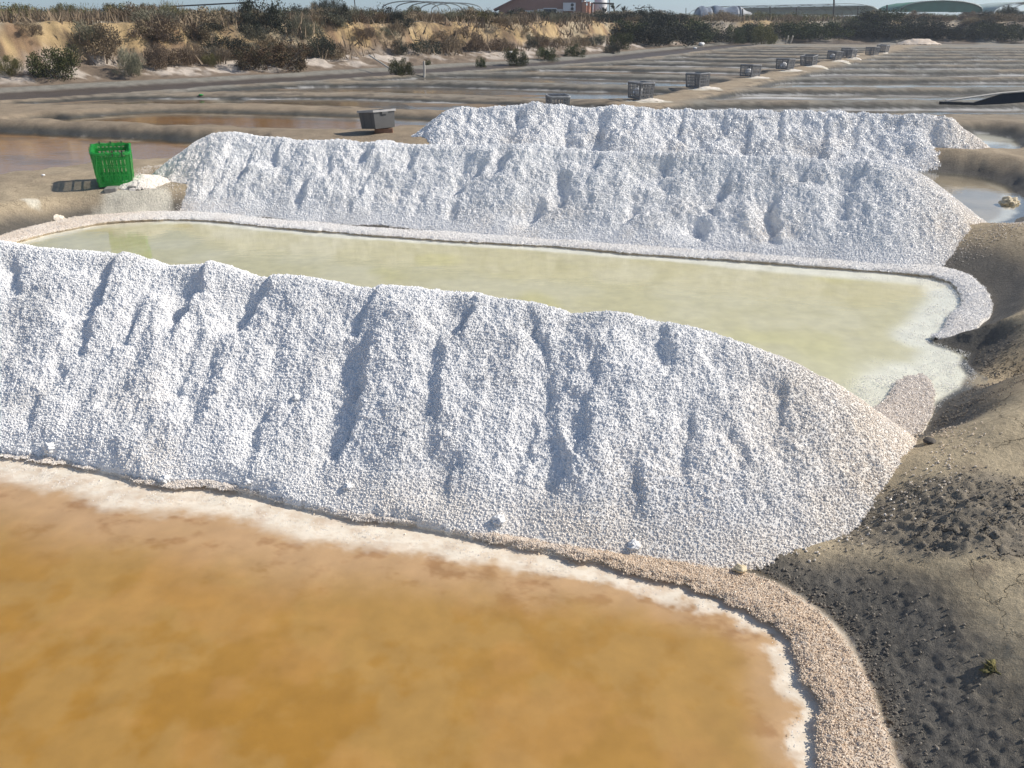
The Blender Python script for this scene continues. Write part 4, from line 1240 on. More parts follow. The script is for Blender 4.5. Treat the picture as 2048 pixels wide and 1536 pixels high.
for px, lab in ((1571, 'left one of two short bleached stakes below the far bushes'), (1580, 'right one of two short bleached stakes below the far bushes')):
    p = hit(px, 88); q = at_y(px + 6, 72, p[1] - .3); stick('post', p, (q[0], q[1], q[2]), .05, M_pale, lab, 'stake', 'bleached stakes')
# dark liner wall with pale capping board at the right edge
def liner():
    a = Vector(at_y(1880, 207, 17.6)); 
    pts_t = [Vector(at_y(1895, 203.5, 17.7)), Vector(at_y(1950, 196, 17.5)), Vector(at_y(2005, 188, 17.2)), Vector(at_y(2110, 180, 16.8))]
    pts_b = [Vector(at_y(1880, 207, 17.6)), Vector(at_y(1950, 208.5, 17.4)), Vector(at_y(2005, 206, 17.1)), Vector(at_y(2110, 198, 16.7))]
    root = empty('pond_liner', pts_b[1]); tag(root, 'black liner wall with pale board on top at the right edge of the pans', 'retaining wall')
    o = pts_b[1]
    mb = MB(); n = 4
    th = Vector((0, .05, 0))
    for i in range(n - 1):
        A = [pts_b[i] - o - Vector((0, 0, .02)), pts_b[i + 1] - o - Vector((0, 0, .02)), (pts_t[i + 1] if i else pts_b[i + 1] + Vector((0, 0, .03))) - o, (pts_t[i] if i > 1 else pts_b[i] + Vector((0, 0, .04))) - o]
        va = [mb.bm.verts.new(v) for v in A]; vb = [mb.bm.verts.new(v + th) for v in A]
        mb.bm.faces.new(va); mb.bm.faces.new(vb[::-1])
        for j in range(4): mb.bm.faces.new((va[j], va[(j + 1) % 4], vb[(j + 1) % 4], vb[j]))
    mb.build('liner', M_black, root)
    for i in (0, 2):
        i1 = i + (2 if i == 0 else 1)
        mb = MB(); p, q = pts_t[i] - o, pts_t[i1] - o
        d = (q - p).normalized(); up = Vector((0, 0, .02)); bk_ = Vector((0, .14, 0)); zz = Vector((0, -.02, .005))
        A = [p + zz, q + zz, q + bk_ + zz, p + bk_ + zz]
        va = [mb.bm.verts.new(v) for v in A]; vb = [mb.bm.verts.new(v + up) for v in A]
        mb.bm.faces.new(va); mb.bm.faces.new(vb[::-1])
        for j in range(4): mb.bm.faces.new((va[j], va[(j + 1) % 4], vb[(j + 1) % 4], vb[j]))
        mb.build('capping_board', M_pale, root)
liner()
# white scraps
def scrap(px, py, w, h, lab, mat=M_whitebit):
    p = hit(px, py); r = w * p[1] / F / 2
    o = blob('scrap', (p[0], p[1], p[2] + r * .4), r, mat, int(px), h / w, 2, .3); tag(o, lab, 'litter'); return o
scrap(1022, 108, 12, 6, 'white scrap caught in the bushes left of the building')
scrap(1402, 92, 12, 8, 'white scrap at the far corner where the channel turns')
scrap(1390, 98, 7, 4, 'small white scrap left of the larger one at the far corner')
scrap(402, 192, 9, 3, 'small green plastic scrap lying in the muddy channel', M_green)
scrap(87, 352, 7, 4, 'tiny white salt fleck on the bank left of the green crate', M_lump)
p = at(1840, 91, -.05)
mound('sand_mound', p[0], p[1] + .3, 1.5, .9, .42, M_ledge, 'distant pale sand coloured mound in front of the dark hedge', 'mound', 91, 1.0, 40, 0)

# ------------------------------------------------------------------ vegetation
def leaf_material(name, c1, c2, c3):
    m, nt, b = new_mat(name)
    P = pos(nt); oi = nt.nodes.new('ShaderNodeObjectInfo')
    n = noise(nt, 3.5, 3, .6, P); n2 = noise(nt, 25, 2, .6, P)
    c = mixc(nt, mapr(nt, n.outputs[0], .35, .65, 0, 1), c1, c2)
    c = mixc(nt, mapr(nt, n2.outputs[0], .5, .7, 0, .8), c, c3)
    hs = nt.nodes.new('ShaderNodeHueSaturation'); nt.links.new(c, hs.inputs['Color'])
    nt.links.new(mapr(nt, oi.outputs['Random'], 0, 1, .75, 1.25), hs.inputs['Value'])
    nt.links.new(mapr(nt, oi.outputs['Random'], 0, 1, .485, .515), hs.inputs['Hue'])
    nt.links.new(hs.outputs[0], b.inputs['Base Color'])
    b.inputs['Roughness'].default_value = .75; b.inputs['Specular IOR Level'].default_value = .15
    return m
LM = {
 'green': leaf_material('leaf_green', (.055, .075, .028), (.085, .095, .04), (.15, .13, .05)),
 'grey': leaf_material('leaf_grey', (.17, .17, .12), (.21, .20, .145), (.27, .24, .18)),
 'brown': leaf_material('leaf_brown', (.23, .18, .12), (.28, .22, .15), (.34, .27, .18)),
 'rusty': leaf_material('leaf_rusty', (.075, .08, .045), (.14, .085, .05), (.19, .115, .07)),
 'dark': leaf_material('leaf_dark', (.045, .055, .038), (.075, .075, .055), (.11, .10, .075)),
 'olive': leaf_material('leaf_olive', (.12, .12, .05), (.17, .155, .065), (.23, .19, .09)),
}
M_twig = simple('twig', (.14, .105, .075), .85, .2, 10, 0)
def foliage_mesh(name, seed, style, nleaf=1500, size=.06):
    rgl = np.random.default_rng(seed)
    # clump centres in a low dome of radius 1, height ~1
    nc = 26
    th = rgl.uniform(0, 2 * math.pi, nc); rr = np.sqrt(rgl.random(nc)) * .78
    hz = rgl.uniform(.15, .85, nc) * np.sqrt(np.clip(1 - rr ** 2, .1, 1))
    cc = np.stack([rr * np.cos(th), rr * np.sin(th), hz], 1); cr = rgl.uniform(.16, .36, nc)
    k = rgl.integers(0, nc, nleaf)
    d = rgl.normal(0, 1, (nleaf, 3)); d /= np.linalg.norm(d, axis=1)[:, None]
    p = cc[k] + d * (cr[k] * rgl.uniform(.45, 1.05, nleaf))[:, None]
    p[:, 2] = np.abs(p[:, 2])
    out = p - np.array([0, 0, .1]); out /= np.linalg.norm(out, axis=1)[:, None] + 1e-6
    if style == 'twig':
        a = out * 1.0 + np.array([0, 0, .9]) + rgl.normal(0, .35, (nleaf, 3))
        ln = size * rgl.uniform(1.6, 3.6, nleaf); wd = size * rgl.uniform(.10, .2, nleaf)
    else:
        a = out + np.array([0, 0, .4]) + rgl.normal(0, .6, (nleaf, 3))
        ln = size * rgl.uniform(.7, 1.5, nleaf); wd = size * rgl.uniform(.28, .5, nleaf)
    a /= np.linalg.norm(a, axis=1)[:, None]
    b = np.cross(a, rgl.normal(0, 1, (nleaf, 3))); b /= np.linalg.norm(b, axis=1)[:, None] + 1e-6
    v = np.stack([p, p + a * (ln * .5)[:, None] + b * wd[:, None], p + a * ln[:, None], p + a * (ln * .5)[:, None] - b * wd[:, None]], 1).reshape(-1, 3)
    f = np.arange(nleaf * 4).reshape(-1, 4)
    me = mesh_np(name, v, f)
    return me
def stem_mesh(name, seed):
    rgl = random.Random(seed); mb = MB()
    for i in range(9):
        a = rgl.uniform(0, 6.28); r = rgl.uniform(.3, .75); h = rgl.uniform(.4, .85)
        mb.tube([(0.03 * math.cos(a), .03 * math.sin(a), -.1), (r * .45 * math.cos(a), r * .45 * math.sin(a), h * .5), (r * math.cos(a + .3), r * math.sin(a + .3), h)], .022, 4, .006)
    me = bpy.data.meshes.new(name); mb.bm.to_mesh(me); mb.bm.free(); me.materials.append(M_twig); return me
FOL = {}
def fol(kind, i, big=False):
    key = (kind, i, big)
    if key not in FOL:
        st = 'twig' if kind in ('brown', 'grey', 'olive') and i % 2 == 0 else 'leaf'
        me = foliage_mesh('foliage', hash(kind) % 1000 * 0 + sum(map(ord, kind)) * 10 + i, st, 6000 if big else 2300, .046 if big else .062)
        me.materials.append(LM[kind]); FOL[key] = me
    return FOL[key]
STEMS = [stem_mesh('stems', s) for s in (1, 2)]
def big_shrub(px, py, wpx, hpx, kind, label, name='shrub', dpt=None, group=None):
    p = hit(px, py)
    sc = p[1] * CP / F * 1.0
    s = empty(name, (p[0], p[1] + wpx * sc * .25, ground_z(p[0], p[1] + wpx * sc * .25) - .05 if dpt is None else p[2]), random.uniform(0, 6))
    s.location.z = min(s.location.z, p[2] + .25)
    s.scale = (wpx * sc / 2, wpx * sc / 2, hpx * sc * 1.05)
    f = link('foliage', fol(kind, random.randint(0, 1), True), None, s); st = link('stems', random.choice(STEMS), None, s)
    tag(s, label, 'bush', group)
    return s
BIG = [
 (105, 165, 120, 68, 'green', 'dark olive bush with a yellowish right side, at the left foot of the bank'),
 (560, 140, 130, 62, 'rusty', 'large green and rust coloured bush at the foot of the bank, left of centre'),
 (500, 142, 90, 50, 'rusty', 'rust tinged bush touching the left of the biggest rusty bush'),
 (798, 150, 66, 36, 'green', 'rounded dark green bush beside the leaning pale pole'),
 (1030, 132, 60, 36, 'green', 'dark green bush holding a white scrap'),
 (1092, 122, 56, 28, 'green', 'green bush right of the one holding a white scrap'),
 (1150, 113, 50, 24, 'green', 'small bright green bush low on the bank below the building'),
 (962, 135, 24, 22, 'green', 'narrow dark green bush beside a pale salty mound'),
 (855, 130, 20, 12, 'green', 'tiny green bush right of the pale stake'),
 (675, 70, 66, 46, 'dark', 'dark grey green round bush hanging over the bank edge, left of centre'),
 (600, 95, 60, 46, 'grey', 'grey green bush lying down the yellow bank face'),
 (525, 85, 110, 70, 'dark', 'broad dark bush at the bank edge above the rusty bushes'),
 (640, 115, 70, 50, 'dark', 'dark thin bush on the lower slope right of the rusty bushes'),
 (190, 130, 120, 60, 'brown', 'brown grey bush mass in the middle of the left bank'),
 (255, 158, 70, 52, 'grey', 'grey green bush at the foot of the left bank'),
 (170, 110, 90, 40, 'grey', 'greyish bush high on the left bank face'),
 (310, 140, 60, 50, 'brown', 'brown bush beside the yellow cliff on the left bank'),
 (400, 85, 34, 26, 'olive', 'small olive bush on the yellow cliff face'),
 (420, 135, 40, 26, 'olive', 'low olive bush at the foot of the yellow cliff'),
 (722, 95, 60, 30, 'brown', 'brown bush halfway down the bank above the green round bush'),
 (900, 110, 60, 34, 'brown', 'dry brown bush on the bank face above the stake'),
 (955, 105, 50, 40, 'brown', 'grey brown bush beside the pale salty mound'),
 (790, 50, 44, 26, 'dark', 'dark bush at the bank edge right of the hanging round bush'),
 (1245, 100, 60, 34, 'green', 'dark green bush on the bank below the palm'),
 (1225, 108, 40, 20, 'dark', 'dark low bush at the bank foot below the palm'),
 (1330, 88, 50, 24, 'green', 'green bush on the bank, left of the far corner'),
 (1285, 70, 40, 22, 'dark', 'dark bush high on the pale bank right of the palm'),
 (1400, 85, 60, 22, 'green', 'dark green bush at the far corner of the bank'),
 (1460, 88, 80, 34, 'green', 'broad dark green bush right of the far corner'),
 (1530, 88, 70, 40, 'olive', 'olive bush left of the bleached stakes'),
 (60, 95, 60, 30, 'brown', 'dry brown bush on the yellow bank at far left'),
 (15, 155, 60, 40, 'olive', 'yellowish dry bush cut by the left edge of the picture'),
]
for a in BIG: big_shrub(*a)

KINDN = {'green': 'green', 'grey': 'grey green', 'brown': 'dry brown', 'rusty': 'rust coloured', 'dark': 'dark', 'olive': 'olive'}
def landmark(x, y, hedge):
    px = 1024 + F * x / (y * CP + CAM_H * SP)
    if hedge:
        for a, t in ((1560, 'left of the bare greenhouse'), (1780, 'by the bare greenhouse'), (1980, 'in front of the green greenhouse')):
            if px < a: return t
        return 'at the right edge'
    for a, t in ((150, 'at far left'), (320, 'near the slanting bar'), (560, 'right of the slanting bar'), (760, 'under the dark skyline tree'), (900, 'under the hoop frame'), (1180, 'below the brick building'), (1400, 'right of the tank')):
        if px < a: return t
    return 'near the far corner'
def scatter(n, fn, kinds, where, hedge, wr, hr, seed, name='shrub'):
    r = random.Random(seed)
    for i in range(n):
        x, y = fn(r)
        kind = r.choice(kinds)
        o = bpy.data.objects.new(name, fol(kind, r.randint(0, 3)))
        COL.objects.link(o)
        w = r.uniform(*wr); h = r.uniform(*hr)
        o.location = (x, y, ground_z(x, y) - .06); o.rotation_euler = (0, 0, r.uniform(0, 6.28)); o.scale = (w / 2, w / 2, h)
        t = (w - wr[0]) / (wr[1] - wr[0]); size = 'small' if t < .34 else 'broad' if t > .67 else 'medium'
        lb = '%s %s scrub bush %s, %s' % (size, KINDN[kind], where, landmark(x, y, hedge))
        tag(o, lb, 'bush', lb.replace('scrub bush', 'scrub bushes').replace(',', ''))
# along the top of the left bank: walk the channel line and step back from it
CHs = resample(CH[1:], 400)
def along(lo, hi, d0, d1, pw=1.0):
    def fn(r):
        k = int((lo + (hi - lo) * r.random() ** pw) * 399); p = CHs[k]; q = CHs[min(k + 1, 399)]
        t = (q - p); t = t / (np.linalg.norm(t) + 1e-9); nrm = np.array([-t[1], t[0]])
        d = r.uniform(d0, d1); return float(p[0] + nrm[0] * d), float(p[1] + nrm[1] * d)
    return fn
tot = np.sum(np.hypot(*np.diff(CH[1:], axis=0).T))
L_left = np.sum(np.hypot(*np.diff(CH[1:9], axis=0).T)) / tot
L_end = min(1, L_left + 38 / tot)
scatter(70, along(0.045, L_left, 4.7, 7.0, 1.3), ['brown', 'brown', 'grey', 'olive', 'dark'], 'on top of the left bank', False, (1.1, 2.2), (.40, .72), 3)
scatter(92, along(0.045, L_left, 2.7, 4.6, 1.6), ['brown', 'grey', 'brown', 'dark', 'brown'], 'on the left bank face', False, (.7, 1.7), (.35, .62), 5)
scatter(58, along(L_left - .02, L_end, 1.5, 3.6), ['dark', 'dark', 'green'], 'in the shaded far hedge', True, (2.6, 4.2), (1.0, 1.35), 6)
scatter(42, along(L_left - .02, L_end, 3.6, 8), ['brown', 'dark', 'grey', 'brown'], 'above the shaded far hedge', True, (2.0, 3.6), (.55, .85), 7)
def thicket():
    r = random.Random(21); VV = []; 
    fns = [(along(0.0, L_left, 6.5, 12), 70, (1.4, 2.6), (.4, .7)), (along(L_left, L_end, 8, 24), 60, (2.4, 4.4), (.5, .8))]
    for fn, n, wr, hr in fns:
        for i in range(n):
            x, y = fn(r); src = fol(r.choice(['brown', 'grey', 'olive']), r.randint(0, 3))
            co = np.empty(len(src.vertices) * 3, np.float32); src.vertices.foreach_get('co', co); co = co.reshape(-1, 3)[:3600]
            w = r.uniform(*wr) / 2; h = r.uniform(*hr); a = r.uniform(0, 6.28)
            c, s_ = math.cos(a), math.sin(a)
            VV.append(np.stack([(co[:, 0] * c - co[:, 1] * s_) * w + x, (co[:, 0] * s_ + co[:, 1] * c) * w + y, co[:, 2] * h + ground_z(x, y) - .06], 1))
    V = np.concatenate(VV); me = mesh_np('thicket', V, np.arange(len(V)).reshape(-1, 4))
    o = link('thicket', me, LM['olive']); tag(o, 'low olive and brown thicket merging behind the edge of the banks', 'thicket', kind='stuff')
thicket()

# dry scrub that nobody could count, from the banks to the horizon
def dry_scrub():
    rgl = np.random.default_rng(77)
    n = 9000
    x = np.concatenate([rgl.uniform(-60, 80, 5200), rgl.uniform(-20, 14, n - 5200)]); y = np.concatenate([rgl.uniform(16, 150, 5200), rgl.uniform(18, 50, n - 5200)])
    D = sd_line(x, y, CH)
    ok = (D > 4.6) & (np.abs(x / y) < .85)
    ok |= (D > 2.6) & (D <= 4.6) & (np.abs(x / y) < .85) & (fbm(x * .8, y * .8, 151, 2) > -.05)
    x, y = x[ok], y[ok]; z = terrain(x, y); n = len(x)
    m = 14
    base = np.stack([x, y, z - .03], 1)[:, None, :] + rgl.normal(0, .28, (n, m, 3)) * [1, 1, 0] * (1 + y[:, None, None] / 60)
    dirv = rgl.normal(0, .35, (n, m, 3)) + [0, 0, 1]; dirv /= np.linalg.norm(dirv, axis=2)[..., None]
    ln = rgl.uniform(.2, .55, (n, m, 1)) * (1 + .25 * (y[:, None, None] > 60))
    side = np.cross(dirv, rgl.normal(0, 1, (n, m, 3))); side /= np.linalg.norm(side, axis=2)[..., None]
    wd = rgl.uniform(.03, .08, (n, m, 1)) * (1 + y[:, None, None] / 50)
    a = base - side * wd * .3; b = base + side * wd * .3; c = base + dirv * ln + side * wd; 
    V = np.stack([a, b, c], 2).reshape(-1, 3)
    me = mesh_np('dry_scrub', V, np.arange(len(V)).reshape(-1, 3))
    o = link('dry_scrub', me, LM['brown']); tag(o, 'dry brown grass and twigs covering the high ground behind the banks', 'dry grass', kind='stuff')
    print('scrub', n)
dry_scrub()

# bigger trees on the skyline
def skyline_tree(px, ytop, ybase, wpx, Y, kind, label, lumps=5):
    x, _, _ = at_y(px, ybase, Y)
    z0 = ground_z(x, Y) - .1
    _, _, zt = at_y(px, ytop, Y)
    s = Y * CP / F
    root = empty('tree', (x, Y, z0)); tag(root, label, 'tree')
    h = zt - z0; w = wpx * s
    mb = MB(); mb.tube([(0, 0, 0), (.05, .02, h * .3), (0, 0, h * .6)], .12, 7, .05); mb.build('trunk', M_twig, root)
    r = random.Random(px)
    # crown: several shared foliage lobes joined in one mesh
    src = fol(kind, 1, True); co = np.empty(len(src.vertices) * 3, np.float32); src.vertices.foreach_get('co', co); co = co.reshape(-1, 3)
    VV = []
    for i in range(lumps):
        t = (i + .5) / lumps - .5
        lw = w * .33; lh = h * (.75 if abs(t) < .25 else .55) 
        VV.append(co * [lw, lw, lh] + [t * w * .75, r.uniform(-.3, .3), h - lh * 1.05 if abs(t) < .25 else (h - lh) * .35])
    V = np.concatenate(VV); me = mesh_np('crown', V, np.arange(len(V)).reshape(-1, 4)); link('crown', me, LM[kind], root)
skyline_tree(650, -6, 30, 78, 62, 'dark', 'dark bushy tree on the skyline left of the bare hoop frame', 4)
skyline_tree(690, 11, 30, 44, 64, 'dark', 'lower dark tree joined to the right of the skyline tree', 3)
skyline_tree(1310, 24, 36, 36, 190, 'dark', 'far rounded dark tree on the horizon between two fence posts', 3)
skyline_tree(1352, 28, 36, 34, 230, 'grey', 'faint hazy tree on the horizon right of the rounded tree', 3)
skyline_tree(830, 8, 30, 60, 66, 'olive', 'olive bush growing inside the bare hoop frame', 3)
skyline_tree(2015, 10, 34, 60, 74, 'green', 'green tree at the right end of the skyline', 4)
skyline_tree(1935, -2, 12, 18, 120, 'dark', 'small dark tree crown showing above the green greenhouse', 2)
for px, w, Y in ((40, 90, 40), (140, 90, 42), (215, 70, 44), (300, 80, 40), (495, 50, 46)):
    skyline_tree(px, 3 + (px % 5) * 2, 30, w, Y, 'grey' if px % 2 else 'olive', {40: 'grey green tall shrub on the skyline at far left', 140: 'second tall shrub from the left on the skyline', 215: 'olive tall shrub on the skyline above the left bank',
                 300: 'tall shrub on the skyline above the yellow cliff', 495: 'tall thin shrub on the skyline left of the dark tree'}[px], 3)
# dwarf palm
def palm(px, py, Y):
    x, _, z = at_y(px, py, Y); zg = ground_z(x, Y)
    root = empty('palm', (x, Y, zg)); tag(root, 'dwarf palm with grey green fans in front of the white tank', 'palm')
    r = random.Random(3)
    for k, (ox, h) in enumerate(((-.55, .55), (.2, .95), (.85, .6))):
        mb = MB(); h = h + (z - zg) * .6
        mb.tube([(ox, 0, 0), (ox, 0, h * .7)], .1, 6, .07); mb.build('stem', M_twig, root)
        mb = MB()
        for i in range(26):
            a = r.uniform(0, 6.28); e = r.uniform(.1, 1.3); L_ = r.uniform(.45, .7)
            d = Vector((math.cos(a) * math.cos(e), math.sin(a) * math.cos(e), math.sin(e))); s_ = d.cross(Vector((0, 0, 1))).normalized() * .04
            b0 = Vector((ox, 0, h * .7))
            mb.face([b0 + s_ * .3, b0 + d * L_ * .6 + s_, b0 + d * L_ - Vector((0, 0, .08)), b0 + d * L_ * .6 - s_])
        mb.build('crown', LM['dark'], root)
palm(1222, 38, 62)

# ------------------------------------------------------------------ buildings and structures on the high ground
M_wall = simple('brick_wall', (.33, .19, .15), .85, .10, 1.2, .0)
M_roof = simple('roof_tiles', (.24, .13, .10), .85, .25, 3, .02)
M_orange = simple('orange_render', (.50, .26, .17), .85, .08, 2, .0)
M_ac = simple('ac_casing', (.72, .73, .75), .5, .05, 3, 0)
M_glass = simple('dark_window', (.03, .035, .045), .25, .1, 3, 0)
M_tank = simple('tank_white', (.78, .76, .76), .5, .05, 1, 0)
M_fascia = simple('white_fascia', (.72, .72, .72), .6, .05, 3, 0)
M_frame = simple('hoop_steel', (.30, .33, .33), .55, .2, 4, 0, .4)
M_pipe = simple('dark_pipe', (.06, .06, .06), .6, .1, 4, 0)
def building():
    Y = 78.0; s = Y * CP / F
    X = lambda px: at_y(px, 30, Y)[0]
    Z = lambda py: at_y(1100, py, Y)[2]
    zg = 1.0
    x0, x1 = X(998), X(1163)
    root = empty('building', ((x0 + x1) / 2, Y, zg)); tag(root, 'low reddish brick building with sloping roof and white air conditioner', 'building')
    ox = root.location.x
    L_ = lambda p: (p[0] - ox, p[1] - Y, p[2] - zg)
    # long gable wall facing us: rises from the left eave to a ridge and down again on the right
    zl, zr, zt = Z(16), Z(-2), Z(-40)
    xm = X(1110)
    prof = [(x0, zg - .5), (x1, zg - .5), (x1, zr), (xm, zt), (x0, zl)]
    mb = MB()
    f = [mb.bm.verts.new(L_((a, Y, b))) for a, b in prof]; bk_ = [mb.bm.verts.new(L_((a, Y + 9, b))) for a, b in prof]
    mb.bm.faces.new(f); mb.bm.faces.new(bk_[::-1])
    for j in (0, 1, 4): mb.bm.faces.new((f[j], f[(j + 1) % 5], bk_[(j + 1) % 5], bk_[j]))
    mb.build('wall', M_wall, root)
    mb = MB()
    def slab(a, b, over, th=.14):
        a = Vector(a); b = Vector(b); d = (b - a).normalized(); nrm = Vector((-d.z, 0, d.x)) * (1 if d.x > 0 else -1)
        pts = [a, b, b + nrm * th, a + nrm * th]
        A = [mb.bm.verts.new(L_((p.x, Y - over, p.z))) for p in pts]; B = [mb.bm.verts.new(L_((p.x, Y + 9.3, p.z))) for p in pts]
        mb.bm.faces.new(A); mb.bm.faces.new(B[::-1])
        for j in range(4): mb.bm.faces.new((A[j], A[(j + 1) % 4], B[(j + 1) % 4], B[j]))
    slab((x0 - .45, 0, zl - .22), (xm, 0, zt + .02), .3); slab((xm, 0, zt + .02), (x1 + .3, 0, zr - .12), .3)
    mb.build('roof', M_roof, root)
    mb = MB(); mb.tube([L_((x0 - .45, Y - .32, zl - .25)), L_((x0 - .1, Y - .32, zl - .45)), L_((x0 - .05, Y - .32, zg))], .06, 6); mb.build('drainpipe', M_fascia, root)
    # windows and air conditioner
    for a, b, c, d, m_ in ((1088, 18, 1112, 26, M_glass), (1075, 18, 1087, 27, M_fascia), (1112, 18, 1125, 27, M_fascia), (1050, 21, 1068, 28, M_fascia)):
        mb = MB(); p0 = L_((X(a), Y, Z(d))); p1 = L_((X(c), Y, Z(b)))
        mb.box((p0[0], -.05, p0[2]), (p1[0], .02, p1[2])); w = mb.build('window' if m_ is M_glass else 'shutter', m_, root)
        if m_ is M_glass:
            mb = MB(); mb.box((p0[0] - .06, -.08, p1[2]), (p1[0] + .06, .0, p1[2] + .08)); mb.build('lintel', M_fascia, w)
    ac = None
    p0 = L_((X(1125.5), Y, Z(22))); p1 = L_((X(1150), Y, Z(5.5)))
    mb = MB(); mb.box((p0[0], -.42, p0[2]), (p1[0], -.03, p1[2])); ac = mb.build('air_conditioner', M_ac, root)
    for zc in (.27, .73):
        mb = MB(); cz = p0[2] + (p1[2] - p0[2]) * zc; cx = p1[0] - .30; r_ = (p1[2] - p0[2]) * .20
        mb.tube([(cx, -.46, cz), (cx, -.425, cz)], r_, 16); mb.build('fan_grille', M_pipe, ac)
    for xx in (p0[0] + .15, p1[0] - .15):
        mb = MB(); mb.box((xx - .03, -.42, p0[2] - .06), (xx + .03, .0, p0[2] - .005)); mb.build('bracket', M_fascia, ac)
    # lit side wall to the right with piers and fascia
    sx0, sx1 = x1 + .02, X(1195)
    mb = MB(); zt2 = Z(3)
    A = [L_((sx0, Y - .1, zg - .5)), L_((sx0, Y - .1, zt2)), L_((sx0 + .35, Y - .1, zt2)), L_((sx0 + .35, Y - .1, zg - .5))]
    mb.box((A[0][0], -.12, -.5), (A[2][0], .3, zt2 - zg)); mb.build('corner_pier', M_orange, root)
    for k in range(3):
        xk = sx0 + .45 + k * .42
        mb = MB(); mb.box((xk + .12 - ox, .6 + k * 1.6, -.5), (xk + .30 - ox, .9 + k * 1.6, zt2 - zg - .05 * k)); mb.build('pier', M_orange, root)
    mb = MB(); v0 = [(sx0 + .36 - ox, .3, -.5), (sx1 - ox, 6, -.5), (sx1 - ox, 6, zt2 - zg - .3), (sx0 + .36 - ox, .3, zt2 - zg - .3)]
    va = [mb.bm.verts.new(p) for p in v0]; vb = [mb.bm.verts.new((p[0] - .25, p[1] + .1, p[2])) for p in v0]
    mb.bm.faces.new(va); mb.bm.faces.new(vb[::-1])
    for j in range(4): mb.bm.faces.new((va[j], va[(j + 1) % 4], vb[(j + 1) % 4], vb[j]))
    mb.build('side_wall', M_orange, root)
    mb = MB(); mb.tube([(sx0 - ox, -.2, zt2 - zg + .02), (sx1 - ox, 5, zt2 - zg - .12)], .09, 6); mb.build('fascia', M_fascia, root)
    # tank
    tx = X(1205); zt3 = Z(-30)
    mb = MB(); R_ = 13 * s
    mb.tube([(0, 0, -.5), (0, 0, zt3 - zg)], R_, 28)
    mb.tube([(0, 0, zt3 - zg), (0, 0, zt3 - zg + .25)], R_ * .98, 28, R_ * .3)
    root2 = empty('tank', (tx, Y + 2, zg)); tag(root2, 'white cylindrical tank at the right end of the brick building', 'tank')
    mb.build('shell', M_tank, root2, True)
    for zz in (.5, 1.1, 1.7, 2.3):
        mb = MB(); mb.tube([(0, 0, zz), (0, 0, zz + .05)], R_ * 1.012, 28); mb.build('band', M_fascia, root2)
    a = at_y(1186, 6, Y - 1); c = at_y(1228, 7.5, Y - 1)
    stick('beam', a, c, .07, M_pipe, 'thin dark horizontal beam in front of the white tank', 'beam')
    stick('pole', (at_y(1219, 30, Y + 1)[0], Y + 1, 1.0), at_y(1219, -10, Y + 1), .05, M_frame, 'thin upright pipe at the right side of the white tank', 'pipe')
building()
# litter under the windows
for px, py, lab in ((1105, 31, 'white object left of the small white jug below the window'), (1120, 31, 'white rag heap below the air conditioner'), (1152, 31, 'white bottle standing right of the rag heap by the building'), (1232, 34, 'cream sack lying under the dwarf palm')):
    q = at_y(px, py, 70.0); o = blob('scrap', q, .14 if px != 1232 else .3, M_whitebit, px, .8, 2, .3); tag(o, lab, 'litter')

def hoop_house(name, px0, px1, ytop, ybase, Y, length, nh, mat, label, rad=.035, cover=None, skew=0.0, purlins=5, covered=(0, 0), legs=0.0, cat='greenhouse', ang=None):
    """arched tunnel: hoops spanning px0-px1 seen end on, receding by `length` with a sideways skew"""
    xa = at_y(px0, ybase, Y)[0]; xb = at_y(px1, ybase, Y)[0]
    zb = at_y(px0, ybase, Y)[2]; zt = at_y(px0, ytop, Y)[2]
    cx = (xa + xb) / 2; hw = (xb - xa) / 2; hh = zt - zb
    root = empty(name, (cx, Y, 1.0)); tag(root, label, cat)
    zo = zb - 1.0
    na = 18
    def arc(k):
        o = k / (nh - 1) * length; sh = skew * o
        pts = [(-hw + sh, o, -.4)] if legs else []
        pts += [(-hw * math.cos(math.pi * i / na) + sh, o, zo + hh * math.sin(math.pi * i / na) ** .8) for i in range(na + 1)]
        if legs: pts += [(hw + sh, o, -.4)]
        return pts
    arcs = [arc(k) for k in range(nh)]
    for k in range(nh):
        mb = MB(); mb.tube(arcs[k], rad, 5); mb.build('hoop', mat, root)
    off = 1 if legs else 0
    for j in range(purlins):
        i = off + int(round((j + 1) * na / (purlins + 1)))
        mb = MB(); mb.tube([arcs[0][i], arcs[-1][i]], rad * .7, 4); mb.build('purlin', mat, root)
    if cover is not None:
        k0, k1, i0, i1 = covered
        mb = MB(); rowv = []
        for k in range(k0, k1 + 1):
            rowv.append([mb.bm.verts.new((p[0] * 1.01, p[1], p[2] + .05 + .03 * math.sin(i * 2.3 + k * 3.1))) for i, p in enumerate(arcs[k][off + i0:off + i1 + 1])])
        for A, B in zip(rowv[:-1], rowv[1:]):
            for j in range(len(A) - 1): mb.bm.faces.new((A[j], A[j + 1], B[j + 1], B[j]))
        o = mb.build('cover', cover, root, True)
        if cover is M_greenc:
            mb = MB(); mb.face([(p[0] * .98, p[1] + .3, p[2]) for p in arcs[0]]); mb.build('end_panel', cover, root)
        sm = o.modifiers.new('thickness', 'SOLIDIFY'); sm.thickness = .03
    return root
M_greenc = simple('green_shade_cloth', (.05, .19, .12), .7, .15, .8, 0)
M_clear = simple('dusty_film', (.42, .50, .46), .5, .15, .8, 0)
M_tarp = simple('grey_blue_tarp', (.17, .20, .25), .5, .35, 1.4, .05)
M_tarp2 = simple('pale_tarp', (.36, .37, .38), .6, .15, 1.2, .03)
hoop_house('hoop_frame', 764, 878, 2, 20, 70, 9, 5, M_frame, 'bare metal hoop frame on the skyline over an olive bush', .045, legs=1, skew=.35, purlins=1)
